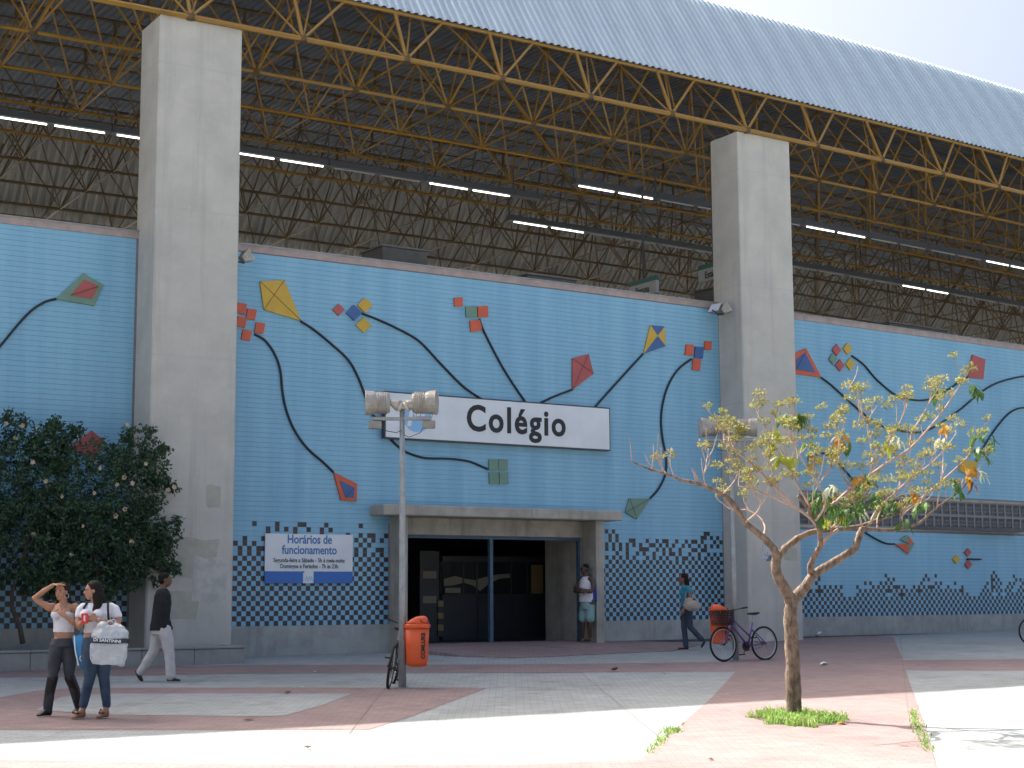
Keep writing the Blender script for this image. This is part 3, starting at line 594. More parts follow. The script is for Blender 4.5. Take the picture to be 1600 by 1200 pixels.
MOD = 2.43
M_rusty = mat('dirty brown steel tube', (.15,.095,.035), .6, (.09,.055,.025), 2)  # darker copy of the yellow: shade on the rear struts put into colour
tube_me = {}
def unit_tube(m, n):
    key = (m.name, n)
    if key not in tube_me:
        b = MB(); b.tube([(0, 0, 0), (0, 0, 1)], 1, n); o = b.build('strut', m, None, smooth=False); tube_me[key] = o.data; bpy.data.objects.remove(o)
    return tube_me[key]
pool = []
def strut(p, q, r, m, pri): pool.append((pri, Vector(p), Vector(q), r, m))
I0, I1 = -11, 28
J = 9
un = lambda i: 3.23 + MOD * i
wn = lambda j: -1 + MOD * j
Mz = 12.5 - 13; Tz = 14.95 - 13; Ez = 13.74 - 13
tw = lambda j: .95 if j == 0 else wn(j) + MOD / 2
for i in range(I0, I1):
    u = un(i)
    for j in range(J):
        wv = wn(j); A = RP(u, wv, 12.5); fr = 0 if (-2 <= i <= 11) else 3
        if i < I1 - 1: strut(A, RP(u + MOD, wv, 12.5), .040 if j else .06, M_yellow if j < 5 else M_rusty, j + fr)  # rear rows take the yellow darkened for shade
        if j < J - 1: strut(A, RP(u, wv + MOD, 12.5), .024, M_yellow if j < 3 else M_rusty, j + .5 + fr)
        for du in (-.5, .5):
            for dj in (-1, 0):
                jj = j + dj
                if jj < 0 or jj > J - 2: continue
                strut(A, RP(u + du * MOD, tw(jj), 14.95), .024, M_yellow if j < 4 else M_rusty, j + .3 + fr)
        if j == 0:
            strut(A, RP(u, -.45, 13.74), .042, M_yellow, -1 + fr); strut(A, RP(u + MOD/2, -.45, 13.74), .032, M_yellow, fr - 1)
            strut(RP(u + MOD/2, -.45, 13.74), RP(u + MOD/2, tw(0), 14.95), .022, M_brownsteel, fr)
        if j == 1: strut(A, RP(u + MOD/2, tw(0), 14.95), .03, M_yellow, fr)
        if j == J - 1: strut(A, RP(u, 18.3, 12.7), .04, M_yellow, 4 + fr); strut(RP(u, 18.5, 12.72), RP(u + MOD, 18.5, 12.72), .06, M_yellow, 4 + fr)
    for j in range(J - 1):
        T = RP(u + MOD/2, tw(j), 14.95)
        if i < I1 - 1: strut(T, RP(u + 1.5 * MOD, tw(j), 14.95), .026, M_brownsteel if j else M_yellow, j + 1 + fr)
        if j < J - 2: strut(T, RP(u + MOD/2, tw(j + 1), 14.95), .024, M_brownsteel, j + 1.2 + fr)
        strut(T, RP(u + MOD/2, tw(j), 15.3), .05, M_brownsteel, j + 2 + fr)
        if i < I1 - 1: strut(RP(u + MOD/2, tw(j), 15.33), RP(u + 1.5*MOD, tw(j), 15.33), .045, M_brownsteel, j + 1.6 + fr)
    if i < I1 - 1: strut(RP(u, -.45, 13.74), RP(u + MOD, -.45, 13.74), .045, M_yellow, -2)
pool.sort(key=lambda q: q[0])
Zax = Vector((0, 0, 1))
for k, (pri, p, q, r, m) in enumerate(pool[:295]):
    o = bpy.data.objects.new('strut', unit_tube(m, 6)); C.objects.link(o); o.parent = roof
    d = q - p; o.location = p; o.rotation_mode = 'QUATERNION'; o.rotation_quaternion = Zax.rotation_difference(d); o.scale = (r, r, d.length)
rest = MB()
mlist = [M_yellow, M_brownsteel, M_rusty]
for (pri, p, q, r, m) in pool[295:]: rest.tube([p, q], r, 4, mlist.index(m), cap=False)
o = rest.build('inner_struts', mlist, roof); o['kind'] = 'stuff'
# connector plates at the lower nodes of the first rows
me = None
for j in range(2):
    for i in range(-3, 10):
        if me is None:
            b = MB(); b.box((-.08, -.08, -.06), (.08, .08, .06)); o = b.build('node_plate', M_brownsteel, roof); me = o
        else: o = me.copy(); C.objects.link(o)
        o.location = RP(un(i), wn(j), 12.5); o.rotation_euler.z = .78
# light rows slung under the frame
M_tube = mat('lit fluorescent tube', (.9,.9,.85), .3, emit=(1.0, 1.0, .88), estr=1.6); M_off = mat('unlit tube', (.35,.36,.36), .4)
def light_row(label, off, ua, ub, lit):
    t = thing('light_row', label, 'light fitting', WP((ua + ub) / 2, off, 11.95), 0, None); mid = t.location.copy()
    u = ua
    while u < ub - .1:
        v = min(u + 2.8, ub); a = WP(u, off, 11.95) - mid; e = WP(v, off, 11.95) - mid; ang = atan2(e.y - a.y, e.x - a.x)
        M = Matrix.Translation(a) @ Matrix.Rotation(ang, 4, 'Z'); ln = (e - a).length
        b = MB(); b.box((0, -.12, .0), (ln - .02, .12, .15), M=M); b.build('trunking', M_greysteel, t)
        b = MB(); b.box((0, -.015, .15), (.03, .015, .75), M=M); b.build('hanger', M_greysteel, t)
        on = lit(u)
        for k in range(2):
            x = .12 + k * 1.34; 
            if x + 1.2 > ln: continue
            b = MB(); b.tube([M @ Vector((x, -.10, -.05)), M @ Vector((x + 1.16, -.10, -.05))], .021, 8); b.build('lit_tube' if on else 'tube', M_tube if on else M_off, t)
        u = v
light_row('front left row of tube lights under the roof, mostly lit', 5.5, -12.3, 11.0, lambda u: -12.3 + 2.8*2.9 < u < -12.3 + 2.8*5.9 or abs(u - (-12.3 + 2.8*7)) < .2 )
light_row('rear row of tube lights under the roof, right half of the view', 7.9, 11.5, 45, lambda u: int((u - 11.5) / 2.8 + .01) % 3 == 0)
light_row('front right row of tube lights under the roof', 3.6, 10.8, 45, lambda u: int((u - 10.8) / 2.8 + .01) % 3 == 0)

# things standing on the platform behind the wall top
M_kiosk = mat('grey rendered box', (.16,.155,.14), .85, (.12,.115,.11), 3); M_kioskl = mat('grey side panel', (.20,.20,.19), .8)
def kiosk(u0, u1, off, z1, label):
    t = thing('platform_cabin', label, 'cabin', WP(u0, off, 5.7)); y = yaw(u0); t.rotation_euler.z = y
    b = MB(); b.box((0, 0, 0), (u1 - u0, 1.1, z1 - 5.7)); b.build('cabin_box', M_kiosk, t, bevel=.02)
    b = MB(); b.box((-.03, -.03, z1 - 5.7), (u1 - u0 + .03, 1.13, z1 - 5.66)); b.build('cabin_roof', M_kioskl, t)
kiosk(4.77, 6.0, 3, 9.46, 'grey cabin rising above the wall top, left of the name sign')
kiosk(8.4, 9.9, 2.2, 9.02, 'low grey cabin just showing over the middle of the blue wall')
kiosk(14.4, 15.2, 1.8, 9.3, 'grey cabin beside the right pillar above the wall top')
kiosk(21.8, 24.5, 2.6, 9.15, 'grey cabin over the right wall')
M_signg = mat('dark green sign strip', (.02,.14,.12), .5); M_signw = mat('grey white sign face', (.42,.45,.45), .5)
def psign(u, off, z, w_, txt, label):
    t = thing('platform_sign', label, 'hanging sign', (u, off, z), radians(-90))
    b = MB(); b.box((0, -.05, 0), (w_, .05, .34)); b.build('face', M_signw, t)
    b = MB(); b.box((0, -.055, .342), (w_, .055, .47)); b.build('strip', M_signg, t)
    b = MB(); b.tube([(w_/2, 0, .47), (w_/2, 0, 3.0)], .035, 6); b.build('rod', M_greysteel, t)
    text('lettering', txt, .26, M_ink, t, Matrix.Translation((w_/2, -.056, .08)) @ UPR, bold=.004, depth=.002, sx=.85)
psign(13.0, 4.3, 9.14, 1.2, 'Pavuna', 'hanging platform sign reading Pavuna above the wall top')
psign(14.9, 3.67, 9.68, 1.2, 'Estácio', 'hanging platform sign reading Estácio half behind the right pillar')
# cable tray with junction boxes

# ------------------------------------------------------------------ planter and flowering shrub
M_curb = concrete('planter concrete', (.33,.325,.30), (.22,.22,.21), (.20,.19,.17), 2.2)
M_soil = mat('planter soil', (.05,.038,.028), .95, (.03,.024,.018), 6, bump=.5)
pt = thing('planter', 'long low concrete planter along the foot of the wall, under the shrub', 'planter', WP(-6, -1.75, 0))
mb0 = None
k = 0; u = -.56
while u > -30:
    if mb0 is None:
        b = MB(); b.box((-1.0, 0, -.35), (-.008, .16, .215)); b.box((-1.0, -.02, .22), (-.004, .18, .262)); o = mb0 = b.build('kerb_block', M_curb, pt, bevel=.008)
    else: o = mb0.copy(); C.objects.link(o)
    o.location = WP(u, -1.75, .01) - pt.location; o.rotation_euler.z = yaw(u - .5); u -= 1.0; k += 1
b = MB(); b.box((-.72, .165, -.35), (-.562, .80, .215)); b.box((-.74, .165, .22), (-.558, .80, .262)); b.build('end_block', M_curb, pt, loc=WP(0, -1.75, .01) - pt.location, bevel=.008)
o = wall_body(-30, -.73, [(-30, -.73, -1.58, -.03, -.3, .19)], None, 'soil', M_soil); o.parent = pt; o.location = -pt.location

def leafmesh(name, P, Nrm, size, asp, m, parent, tint=None, curl=.15, up=None):
    """many small folded leaves: P centres, Nrm long-axis directions"""
    n = len(P); a = Nrm / np.linalg.norm(Nrm, axis=1, keepdims=True)
    r = rng.normal(size=(n, 3)); s = np.cross(a, r); s /= np.linalg.norm(s, axis=1, keepdims=True) + 1e-9; t = np.cross(a, s)
    L_ = (size * (.7 + .6 * rng.random(n)))[:, None]; Wd = L_ * asp
    V = np.stack([P - a * L_ * .5, P - s * Wd * .5 + t * Wd * curl, P + a * L_ * .5 - t * Wd * .4, P + s * Wd * .5 + t * Wd * curl], 1)
    F = np.arange(n * 4).reshape(n, 4)
    F = np.concatenate([F[:, [0, 1, 2]], F[:, [0, 2, 3]]]); ti = rng.random(n) if tint is None else tint
    return tag(arr_mesh(name, V.reshape(-1, 3), F, [m], None, parent, attr=np.concatenate([ti, ti])), kind='stuff')
def leafmat(name, c, c2, rough=.45, tint=.35, tr=.25):
    m = mat(name, c, rough, c2, 6, tint=tint); nt = m.node_tree; b = nt.nodes['Principled BSDF']
    tl = nd(nt, 'ShaderNodeBsdfTranslucent'); mx = nd(nt, 'ShaderNodeMixShader'); mx.inputs[0].default_value = tr
    src = b.inputs['Base Color'].links[0].from_socket; nt.links.new(src, tl.inputs[0])
    nt.links.new(b.outputs[0], mx.inputs[1]); nt.links.new(tl.outputs[0], mx.inputs[2]); nt.links.new(mx.outputs[0], nt.nodes['Material Output'].inputs[0]); return m
M_hib = leafmat('dark glossy shrub leaf', (.034,.072,.036), (.055,.115,.045), .45)
M_bark2 = mat('shrub bark', (.10,.075,.06), .9, (.06,.045,.035), 9, bump=.4)
sb = thing('flowering_shrub', 'big dark green shrub with cream flowers in the planter by the left pillar', 'shrub', (-3.9, -1.15, .2))
SB = np.array(sb.location)
def bp(px, py, dy=0): return np.array([-5.11 + .01214 * px, -1.2 + dy, 4.41 - (py - 650) * .01118]) - SB
lobes = [(40,760,78),(130,775,92),(190,765,62),(60,850,92),(150,862,84),(212,845,54),(92,715,20),(25,712,36),(85,690,30),(205,705,30),(232,690,16),(250,850,28),(265,822,15),(238,730,28),(262,885,16),(248,868,22),
 (45,925,42),(105,930,40),(185,915,38),(235,915,18),(-70,790,105),(-90,880,95),(-60,700,46),(-170,800,100),(20,668,20),(12,652,10),(60,672,12),(80,668,14),(78,652,7),(105,672,16),(118,668,8),(192,668,9),(195,682,10),(224,668,12),(246,690,8),(254,688,6),(256,750,10),(244,742,10),(272,890,9),(276,815,9),(268,755,6)]
P = []; A = []
wts = np.array([max(l[2], 12) ** 1.85 for l in lobes]); wts = wts / wts.sum()
NCL = 2700
for li, (px, py, r) in enumerate(lobes):
    nc = max(3, int(NCL * wts[li])); R_ = r * .01175; c0 = bp(px, py)
    for k in range(nc):
        d = rng.normal(size=3); d /= np.linalg.norm(d); rad = R_ * (.55 + .5 * rng.random() ** .6); dy = min(1.0, R_)
        cc = c0 + d * np.array([rad, rad * .85, rad]); n = 13; q = cc + rng.normal(size=(n, 3)) * (.065 if r > 20 else .045)
        dirn = d * .6 + rng.normal(size=(n, 3)) * .6 + np.array([0, 0, -.25]); P.append(q); A.append(dirn)
P = np.concatenate(P); A = np.concatenate(A); ok = P[:, 2] > 1.12 + .16 * np.sin(P[:, 0] * 5) + .08 * np.sin(P[:, 0] * 13); P = P[ok]; A = A[ok]
leafmesh('leaves', P, A, .088, .5, M_hib, sb)
b = MB()
for (pts, r) in (([(45,1010),(42,985),(30,955),(27,930),(40,880),(50,800)], .05), ([(170,1003),(172,960),(160,930),(150,880),(120,800)], .045), ([(172,960),(165,930),(152,905),(190,850),(220,780)], .035), ([(40,880),(100,860),(130,800),(115,700),(85,665)], .022), ([(150,880),(190,830),(200,740),(225,670)], .02), ([(190,850),(240,850),(270,820)], .014)):
    b.tube([bp(x, y, .1 * sin(i)) for i, (x, y) in enumerate(pts)], [r * (1 - .5 * i / len(pts)) for i in range(len(pts))], 8)
b.build('stems', M_bark2, sb, smooth=True)
M_petal = mat('cream petal', (.50,.41,.28), .6, (.52,.36,.26), 4)
fl = None
for k, (x, y) in enumerate([(6,663),(30,665),(51,668),(20,685),(187,655),(201,676),(137,718),(130,733),(205,722),(170,746),(158,759),(35,727),(123,773),(55,756),(77,779),(172,797),(157,809),(185,849),(249,830),(256,847),(256,761),(265,756),(182,755),(220,771),(108,826),(40,840),(95,870)]):
    if fl is None:
        b = MB()
        for i in range(5):
            a = 2*pi*i/5; M = Matrix.Rotation(a, 4, 'Y')
            b.add([M @ Vector(v) for v in ((0,0,0),(.02,-.02,.025),(.022,-.028,.05),(0,-.03,.06),(-.022,-.028,.05),(-.02,-.02,.025))], [(0,1,2,3),(0,3,4,5)])
        o = fl = b.build('flower', M_petal, sb)
    else: o = fl.copy(); C.objects.link(o)
    v = bp(x, y); R_ = .9 - abs(x - 130) * .002; o.location = Vector(v) + Vector((0, -max(.12, R_ * (.9 if 30 < x < 215 and 720 < y < 900 else .25)), 0)); o.rotation_euler = (random.uniform(-.4,.4), random.uniform(0, 3), random.uniform(-.5,.5)); s_ = random.uniform(.6, .9); o.scale = (s_, s_, s_)

# ------------------------------------------------------------------ the bare tree in the sun
TREE= [[(0.013, 0.001, -0.055, 0.105), (-0.01, -0.023, 0.187, 0.1013), (-0.039, -0.056, 0.508, 0.0977), (-0.067, -0.089, 0.83, 0.094), (-0.099, -0.113, 1.112, 0.0903), (-0.12, -0.132, 1.313, 0.0867), (-0.11, -0.163, 1.474, 0.083)], [(-0.115, -0.158, 1.46, 0.075), (-0.209, -0.153, 1.616, 0.0707), (-0.311, -0.144, 1.772, 0.0665), (-0.37, -0.161, 1.927, 0.0622), (-0.382, -0.202, 2.051, 0.058)], [(-0.381, -0.201, 2.035, 0.05), (-0.473, -0.239, 2.142, 0.0465), (-0.632, -0.239, 2.273, 0.043), (-0.787, -0.236, 2.37, 0.0395), (-0.929, -0.241, 2.459, 0.036), (-1.061, -0.261, 2.609, 0.0325), (-1.219, -0.265, 2.758, 0.029), (-1.41, -0.238, 2.846, 0.0255), (-1.639, -0.186, 2.924, 0.022), (-1.838, -0.146, 2.959, 0.0185), (-2.038, -0.111, 3.031, 0.015), (-2.235, -0.073, 3.071, 0.0115), (-2.486, -0.01, 3.171, 0.008)], [(-0.368, -0.209, 2.035, 0.05), (-0.227, -0.195, 2.146, 0.0462), (-0.034, -0.218, 2.274, 0.0425), (0.191, -0.253, 2.355, 0.0387), (0.447, -0.3, 2.389, 0.035), (0.733, -0.364, 2.408, 0.0312), (0.992, -0.416, 2.465, 0.0275), (1.25, -0.474, 2.558, 0.0238), (1.485, -0.512, 2.62, 0.02)], [(-0.115, -0.158, 1.46, 0.08), (0.04, -0.225, 1.646, 0.07), (0.153, -0.261, 1.803, 0.06)], [(0.153, -0.261, 1.803, 0.045), (0.083, -0.305, 1.927, 0.0414), (0.1, -0.408, 2.081, 0.0379), (0.097, -0.493, 2.204, 0.0343), (0.031, -0.544, 2.357, 0.0307), (-0.054, -0.578, 2.478, 0.0271), (-0.188, -0.586, 2.63, 0.0236), (-0.343, -0.58, 2.781, 0.02)], [(0.153, -0.261, 1.803, 0.055), (0.338, -0.35, 1.928, 0.0524), (0.546, -0.452, 2.053, 0.0498), (0.676, -0.501, 2.148, 0.0472), (0.736, -0.513, 2.291, 0.0446), (0.797, -0.523, 2.406, 0.042)], [(0.797, -0.523, 2.406, 0.026), (1.049, -0.577, 2.38, 0.0228), (1.381, -0.69, 2.401, 0.0197), (1.627, -0.762, 2.505, 0.0165), (1.843, -0.827, 2.685, 0.0133), (2.115, -0.927, 2.866, 0.0102), (2.356, -1.018, 3.113, 0.007)], [(0.528, -0.351, 2.389, 0.022), (0.356, -0.347, 2.291, 0.024), (0.239, -0.377, 2.194, 0.026)], [(0.122, -0.612, 2.637, 0.028), (0.246, -0.664, 2.731, 0.0257), (0.417, -0.759, 2.903, 0.0233), (0.643, -0.889, 3.075, 0.021), (0.843, -1.0, 3.233, 0.0187), (1.071, -1.128, 3.391, 0.0163), (1.267, -1.249, 3.627, 0.014), (1.462, -1.374, 3.896, 0.0117), (1.606, -1.462, 4.135, 0.0093), (1.708, -1.51, 4.28, 0.007)], [(0.947, -0.506, 2.461, 0.02), (1.089, -0.506, 2.65, 0.0177), (1.34, -0.578, 2.863, 0.0153), (1.592, -0.651, 3.077, 0.013), (1.849, -0.72, 3.245, 0.0107), (2.078, -0.777, 3.448, 0.0083), (2.279, -0.821, 3.685, 0.006)], [(1.485, -0.512, 2.62, 0.02), (1.728, -0.592, 2.759, 0.0172), (1.969, -0.679, 2.957, 0.0144), (2.238, -0.789, 3.19, 0.0116), (2.454, -0.861, 3.391, 0.0088), (2.584, -0.885, 3.628, 0.006)], [(0.05, -0.525, 2.374, 0.024), (-0.152, -0.586, 2.507, 0.021), (-0.387, -0.622, 2.614, 0.018), (-0.725, -0.596, 2.739, 0.015), (-1.058, -0.569, 2.837, 0.012), (-1.306, -0.585, 2.874, 0.009)], [(-0.332, -0.562, 2.618, 0.02), (-0.502, -0.529, 2.764, 0.018), (-0.728, -0.471, 2.977, 0.016), (-0.925, -0.427, 3.157, 0.014), (-1.119, -0.378, 3.292, 0.012), (-1.26, -0.361, 3.425, 0.01), (-1.392, -0.362, 3.634, 0.008), (-1.562, -0.337, 3.827, 0.006)], [(-0.133, -0.572, 2.648, 0.018), (-0.2, -0.451, 2.902, 0.0154), (-0.27, -0.333, 3.19, 0.0128), (-0.326, -0.22, 3.449, 0.0102), (-0.407, -0.083, 3.664, 0.0076), (-0.45, 0.026, 3.896, 0.005)], [(-0.133, -0.663, 2.473, 0.015), (-0.103, -0.809, 2.667, 0.013), (-0.225, -0.86, 2.876, 0.011), (-0.454, -0.854, 3.145, 0.009), (-0.628, -0.877, 3.381, 0.007), (-0.77, -0.906, 3.524, 0.005)], [(0.377, -0.374, 2.385, 0.014), (0.402, -0.489, 2.507, 0.016), (0.289, -0.527, 2.692, 0.018), (0.193, -0.535, 2.626, 0.02)], [(0.441, -0.735, 2.905, 0.012), (0.266, -0.788, 2.99, 0.01), (0.087, -0.852, 3.167, 0.008), (-0.004, -0.98, 3.401, 0.006), (-0.057, -1.135, 3.647, 0.004)], [(0.629, -0.88, 3.076, 0.013), (0.719, -0.821, 3.289, 0.0107), (0.768, -0.739, 3.52, 0.0085), (0.821, -0.661, 3.755, 0.0063), (1.0, -0.662, 3.991, 0.004)], [(0.892, -0.952, 3.238, 0.011), (0.728, -1.082, 3.458, 0.0087), (0.722, -1.313, 3.688, 0.0063), (0.675, -1.517, 3.914, 0.004)], [(1.17, -1.033, 3.403, 0.011), (1.257, -1.003, 3.617, 0.0092), (1.413, -1.013, 3.817, 0.0075), (1.559, -1.013, 3.988, 0.0057), (1.665, -0.987, 4.16, 0.004)], [(0.797, -0.523, 2.406, 0.014), (0.614, -0.653, 2.599, 0.012), (0.407, -0.765, 2.777, 0.01), (0.398, -1.001, 2.95, 0.008), (0.383, -1.242, 3.181, 0.006), (0.348, -1.451, 3.286, 0.004)], [(1.033, -0.549, 2.39, 0.01), (1.119, -0.48, 2.555, 0.0085), (1.276, -0.456, 2.722, 0.007), (1.471, -0.446, 2.825, 0.0055), (1.754, -0.486, 2.897, 0.004)], [(-0.938, -0.275, 2.458, 0.014), (-0.911, -0.458, 2.573, 0.0118), (-0.964, -0.592, 2.686, 0.0095), (-1.131, -0.654, 2.8, 0.0072), (-1.266, -0.75, 3.0, 0.005)], [(-0.609, -0.214, 2.274, 0.018), (-0.517, -0.15, 2.409, 0.0152), (-0.506, -0.034, 2.539, 0.0124), (-0.581, 0.139, 2.64, 0.0096), (-0.664, 0.333, 2.648, 0.0068), (-0.76, 0.51, 2.814, 0.004)], [(-1.325, -0.323, 2.798, 0.01), (-1.166, -0.327, 2.94, 0.0085), (-1.059, -0.3, 3.1, 0.007), (-1.083, -0.191, 3.262, 0.0055), (-1.112, -0.089, 3.487, 0.004)], [(-1.576, -0.298, 2.883, 0.009), (-1.674, -0.376, 3.011, 0.0073), (-1.685, -0.515, 3.181, 0.0057), (-1.822, -0.57, 3.322, 0.004)], [(-2.072, -0.13, 3.034, 0.007), (-2.16, -0.149, 3.129, 0.0055), (-2.233, -0.173, 3.2, 0.004)], [(-1.98, -0.182, 2.998, 0.007), (-1.996, -0.134, 3.137, 0.0055), (-1.984, -0.096, 3.231, 0.004)], [(1.406, -0.666, 2.402, 0.01), (1.294, -0.738, 2.547, 0.008), (1.32, -0.893, 2.668, 0.006), (1.401, -1.076, 2.756, 0.004)], [(1.818, -0.85, 2.683, 0.009), (1.731, -0.984, 2.867, 0.0073), (1.644, -1.117, 3.048, 0.0057), (1.587, -1.262, 3.196, 0.004)], [(1.849, -0.72, 3.245, 0.008), (1.844, -0.865, 3.43, 0.0067), (1.842, -1.002, 3.549, 0.0053), (1.797, -1.116, 3.699, 0.004)], [(-0.27, -0.333, 3.19, 0.009), (-0.056, -0.286, 3.297, 0.0073), (0.097, -0.221, 3.533, 0.0057), (0.143, -0.084, 3.741, 0.004)], [(0.293, -0.615, 2.735, 0.009), (0.251, -0.793, 2.771, 0.0073), (0.22, -0.951, 2.638, 0.0057), (0.229, -1.159, 2.658, 0.004)], [(-0.788, -0.446, 2.945, 0.008), (-0.625, -0.45, 3.075, 0.0067), (-0.623, -0.362, 3.268, 0.0053), (-0.513, -0.337, 3.431, 0.004)], [(1.545, -0.74, 3.07, 0.008), (1.408, -0.792, 3.191, 0.0067), (1.248, -0.819, 3.247, 0.0053), (1.085, -0.855, 3.365, 0.004)], [(-0.069, -0.585, 2.478, 0.012), (0.003, -0.558, 2.621, 0.0104), (-0.005, -0.483, 2.781, 0.0088), (0.166, -0.54, 3.066, 0.0072), (0.341, -0.59, 3.291, 0.0056), (0.463, -0.607, 3.517, 0.004)], [(0.442, -0.859, 3.684, 0.006), (0.459, -0.893, 3.84, 0.0053), (0.395, -0.878, 3.996, 0.0047), (0.318, -0.854, 4.152, 0.004)], [(0.696, -0.788, 3.736, 0.006), (0.46, -0.892, 3.824, 0.005)]]
HEADS= [(-1.563, -0.339, 3.842), (-1.371, -0.398, 3.779), (-1.434, -0.343, 3.68), (-1.375, -0.363, 3.573), (-1.216, -0.408, 3.547), (-1.138, -0.457, 3.546), (-1.158, -0.43, 3.455), (-0.39, -0.029, 4.007), (-0.311, -0.171, 3.837), (0.025, -0.05, 3.997), (-0.774, -0.913, 3.585), (0.148, -0.077, 3.677), (0.256, -0.147, 3.692), (-0.304, -1.009, 3.831), (-0.223, -1.023, 3.603), (-0.055, -1.16, 3.799), (-0.128, -1.103, 3.724), (0.434, -0.594, 3.549), (0.689, -0.685, 3.489), (0.457, -0.864, 3.653), (0.997, -0.665, 4.023), (0.537, -0.947, 3.871), (1.111, -0.726, 3.958), (0.799, -0.85, 3.72), (0.665, -1.067, 3.613), (0.65, -1.251, 3.58), (0.754, -1.319, 3.595), (1.228, -0.99, 3.649), (0.659, -1.514, 3.96), (1.634, -0.975, 4.208), (1.719, -1.021, 4.159), (1.503, -1.387, 4.073), (1.704, -1.517, 4.343), (1.508, -1.073, 3.817), (2.316, -0.857, 3.766), (1.815, -1.117, 3.635), (2.133, -0.814, 3.464), (1.751, -0.799, 3.382), (1.476, -0.834, 3.19), (1.844, -0.697, 3.116), (1.273, -0.84, 3.278), (0.318, -0.854, 4.152), (0.355, -0.853, 3.996), (-1.603, -0.553, 3.092), (-1.066, -0.192, 3.2), (-1.121, -0.254, 3.054), (-1.248, -0.749, 2.926), (-0.653, -0.437, 3.105), (-0.288, -0.302, 3.066), (-0.275, -0.424, 3.027), (-1.281, -0.745, 3.03), (-0.508, -0.328, 3.354), (-0.706, -0.828, 3.381), (0.256, -0.547, 3.354), (0.194, -0.914, 3.135), (0.504, -0.814, 3.154), (0.379, -1.249, 3.242), (0.699, -0.917, 3.028), (0.371, -0.984, 2.95), (1.311, -0.562, 2.879), (1.512, -0.596, 3.046), (1.57, -0.761, 3.102), (1.781, -1.025, 2.93), (2.287, -0.835, 3.287), (2.568, -0.88, 3.661), (2.664, -0.946, 3.693), (-2.233, -0.173, 3.2), (-1.984, -0.096, 3.231), (-1.822, -0.57, 3.322), (0.194, -0.126, 3.804), (0.199, -0.3, 3.627), (-0.154, -0.9, 3.494), (-1.114, -0.477, 3.576), (-0.646, -0.254, 3.432), (0.51, -0.837, 2.823), (0.481, -1.043, 2.888), (1.242, -0.45, 2.818), (0.218, -0.955, 2.668), (1.452, -0.503, 2.691), (0.142, -0.902, 2.638), (-0.335, -0.953, 3.296), (0.034, -0.819, 3.167), (-0.446, -0.84, 3.024)]
BUNCH= [(0.114, -0.145, 3.863, 'g'), (0.075, -0.117, 3.847, 'g'), (-0.034, -0.049, 3.848, 'g'), (-0.33, -0.183, 3.611, 'y'), (-0.533, -0.383, 3.426, 'y'), (-0.39, -0.331, 3.28, 'y'), (-0.289, -0.395, 3.279, 'y'), (0.12, -0.286, 3.48, 'g'), (0.445, -0.645, 3.45, 'g'), (0.372, -0.613, 3.538, 'o'), (0.821, -1.206, 3.499, 'w'), (0.64, -1.083, 3.438, 'y'), (0.307, -1.494, 3.342, 'y'), (1.681, -1.058, 4.169, 'g'), (1.775, -1.024, 3.576, 'w'), (1.717, -1.127, 3.71, 'o'), (1.777, -1.599, 4.195, 'g'), (1.834, -1.626, 4.131, 'g'), (2.517, -0.902, 3.623, 'g'), (2.683, -1.011, 3.655, 'g'), (2.718, -1.017, 3.556, 'g'), (2.494, -0.956, 3.452, 'g'), (2.583, -1.001, 3.386, 'g'), (2.283, -1.047, 3.206, 'o'), (2.223, -0.988, 3.077, 'o'), (2.306, -0.901, 3.25, 'o'), (2.31, -1.033, 3.012, 'b'), (2.385, -1.098, 3.125, 'w'), (2.067, -0.978, 3.007, 'g'), (2.114, -0.993, 2.911, 'g'), (0.039, -0.572, 2.793, 'g'), (-0.049, -0.594, 2.68, 'g'), (-0.108, -0.63, 2.537, 'g'), (0.138, -0.545, 2.531, 'y'), (0.112, -0.667, 2.649, 'g'), (0.285, -0.574, 2.627, 'g'), (0.108, -0.935, 2.605, 'g'), (0.189, -0.981, 2.574, 'g'), (0.128, -1.155, 2.656, 'g'), (0.618, -0.715, 2.597, 'w'), (0.28, -1.259, 2.715, 'g'), (1.214, -0.471, 2.687, 'g'), (1.267, -0.51, 2.719, 'g'), (1.388, -0.522, 2.689, 'g'), (1.718, -0.52, 2.877, 'o'), (1.661, -0.614, 2.789, 'o'), (1.336, -0.963, 2.665, 'g'), (1.354, -1.096, 2.691, 'g'), (1.302, -0.792, 2.481, 'g'), (0.388, -1.054, 2.946, 'g'), (-0.156, -0.963, 2.872, 'w'), (0.305, -1.011, 3.008, 'o'), (0.429, -0.577, 2.583, 'y'), (0.164, -0.961, 2.543, 'g')]

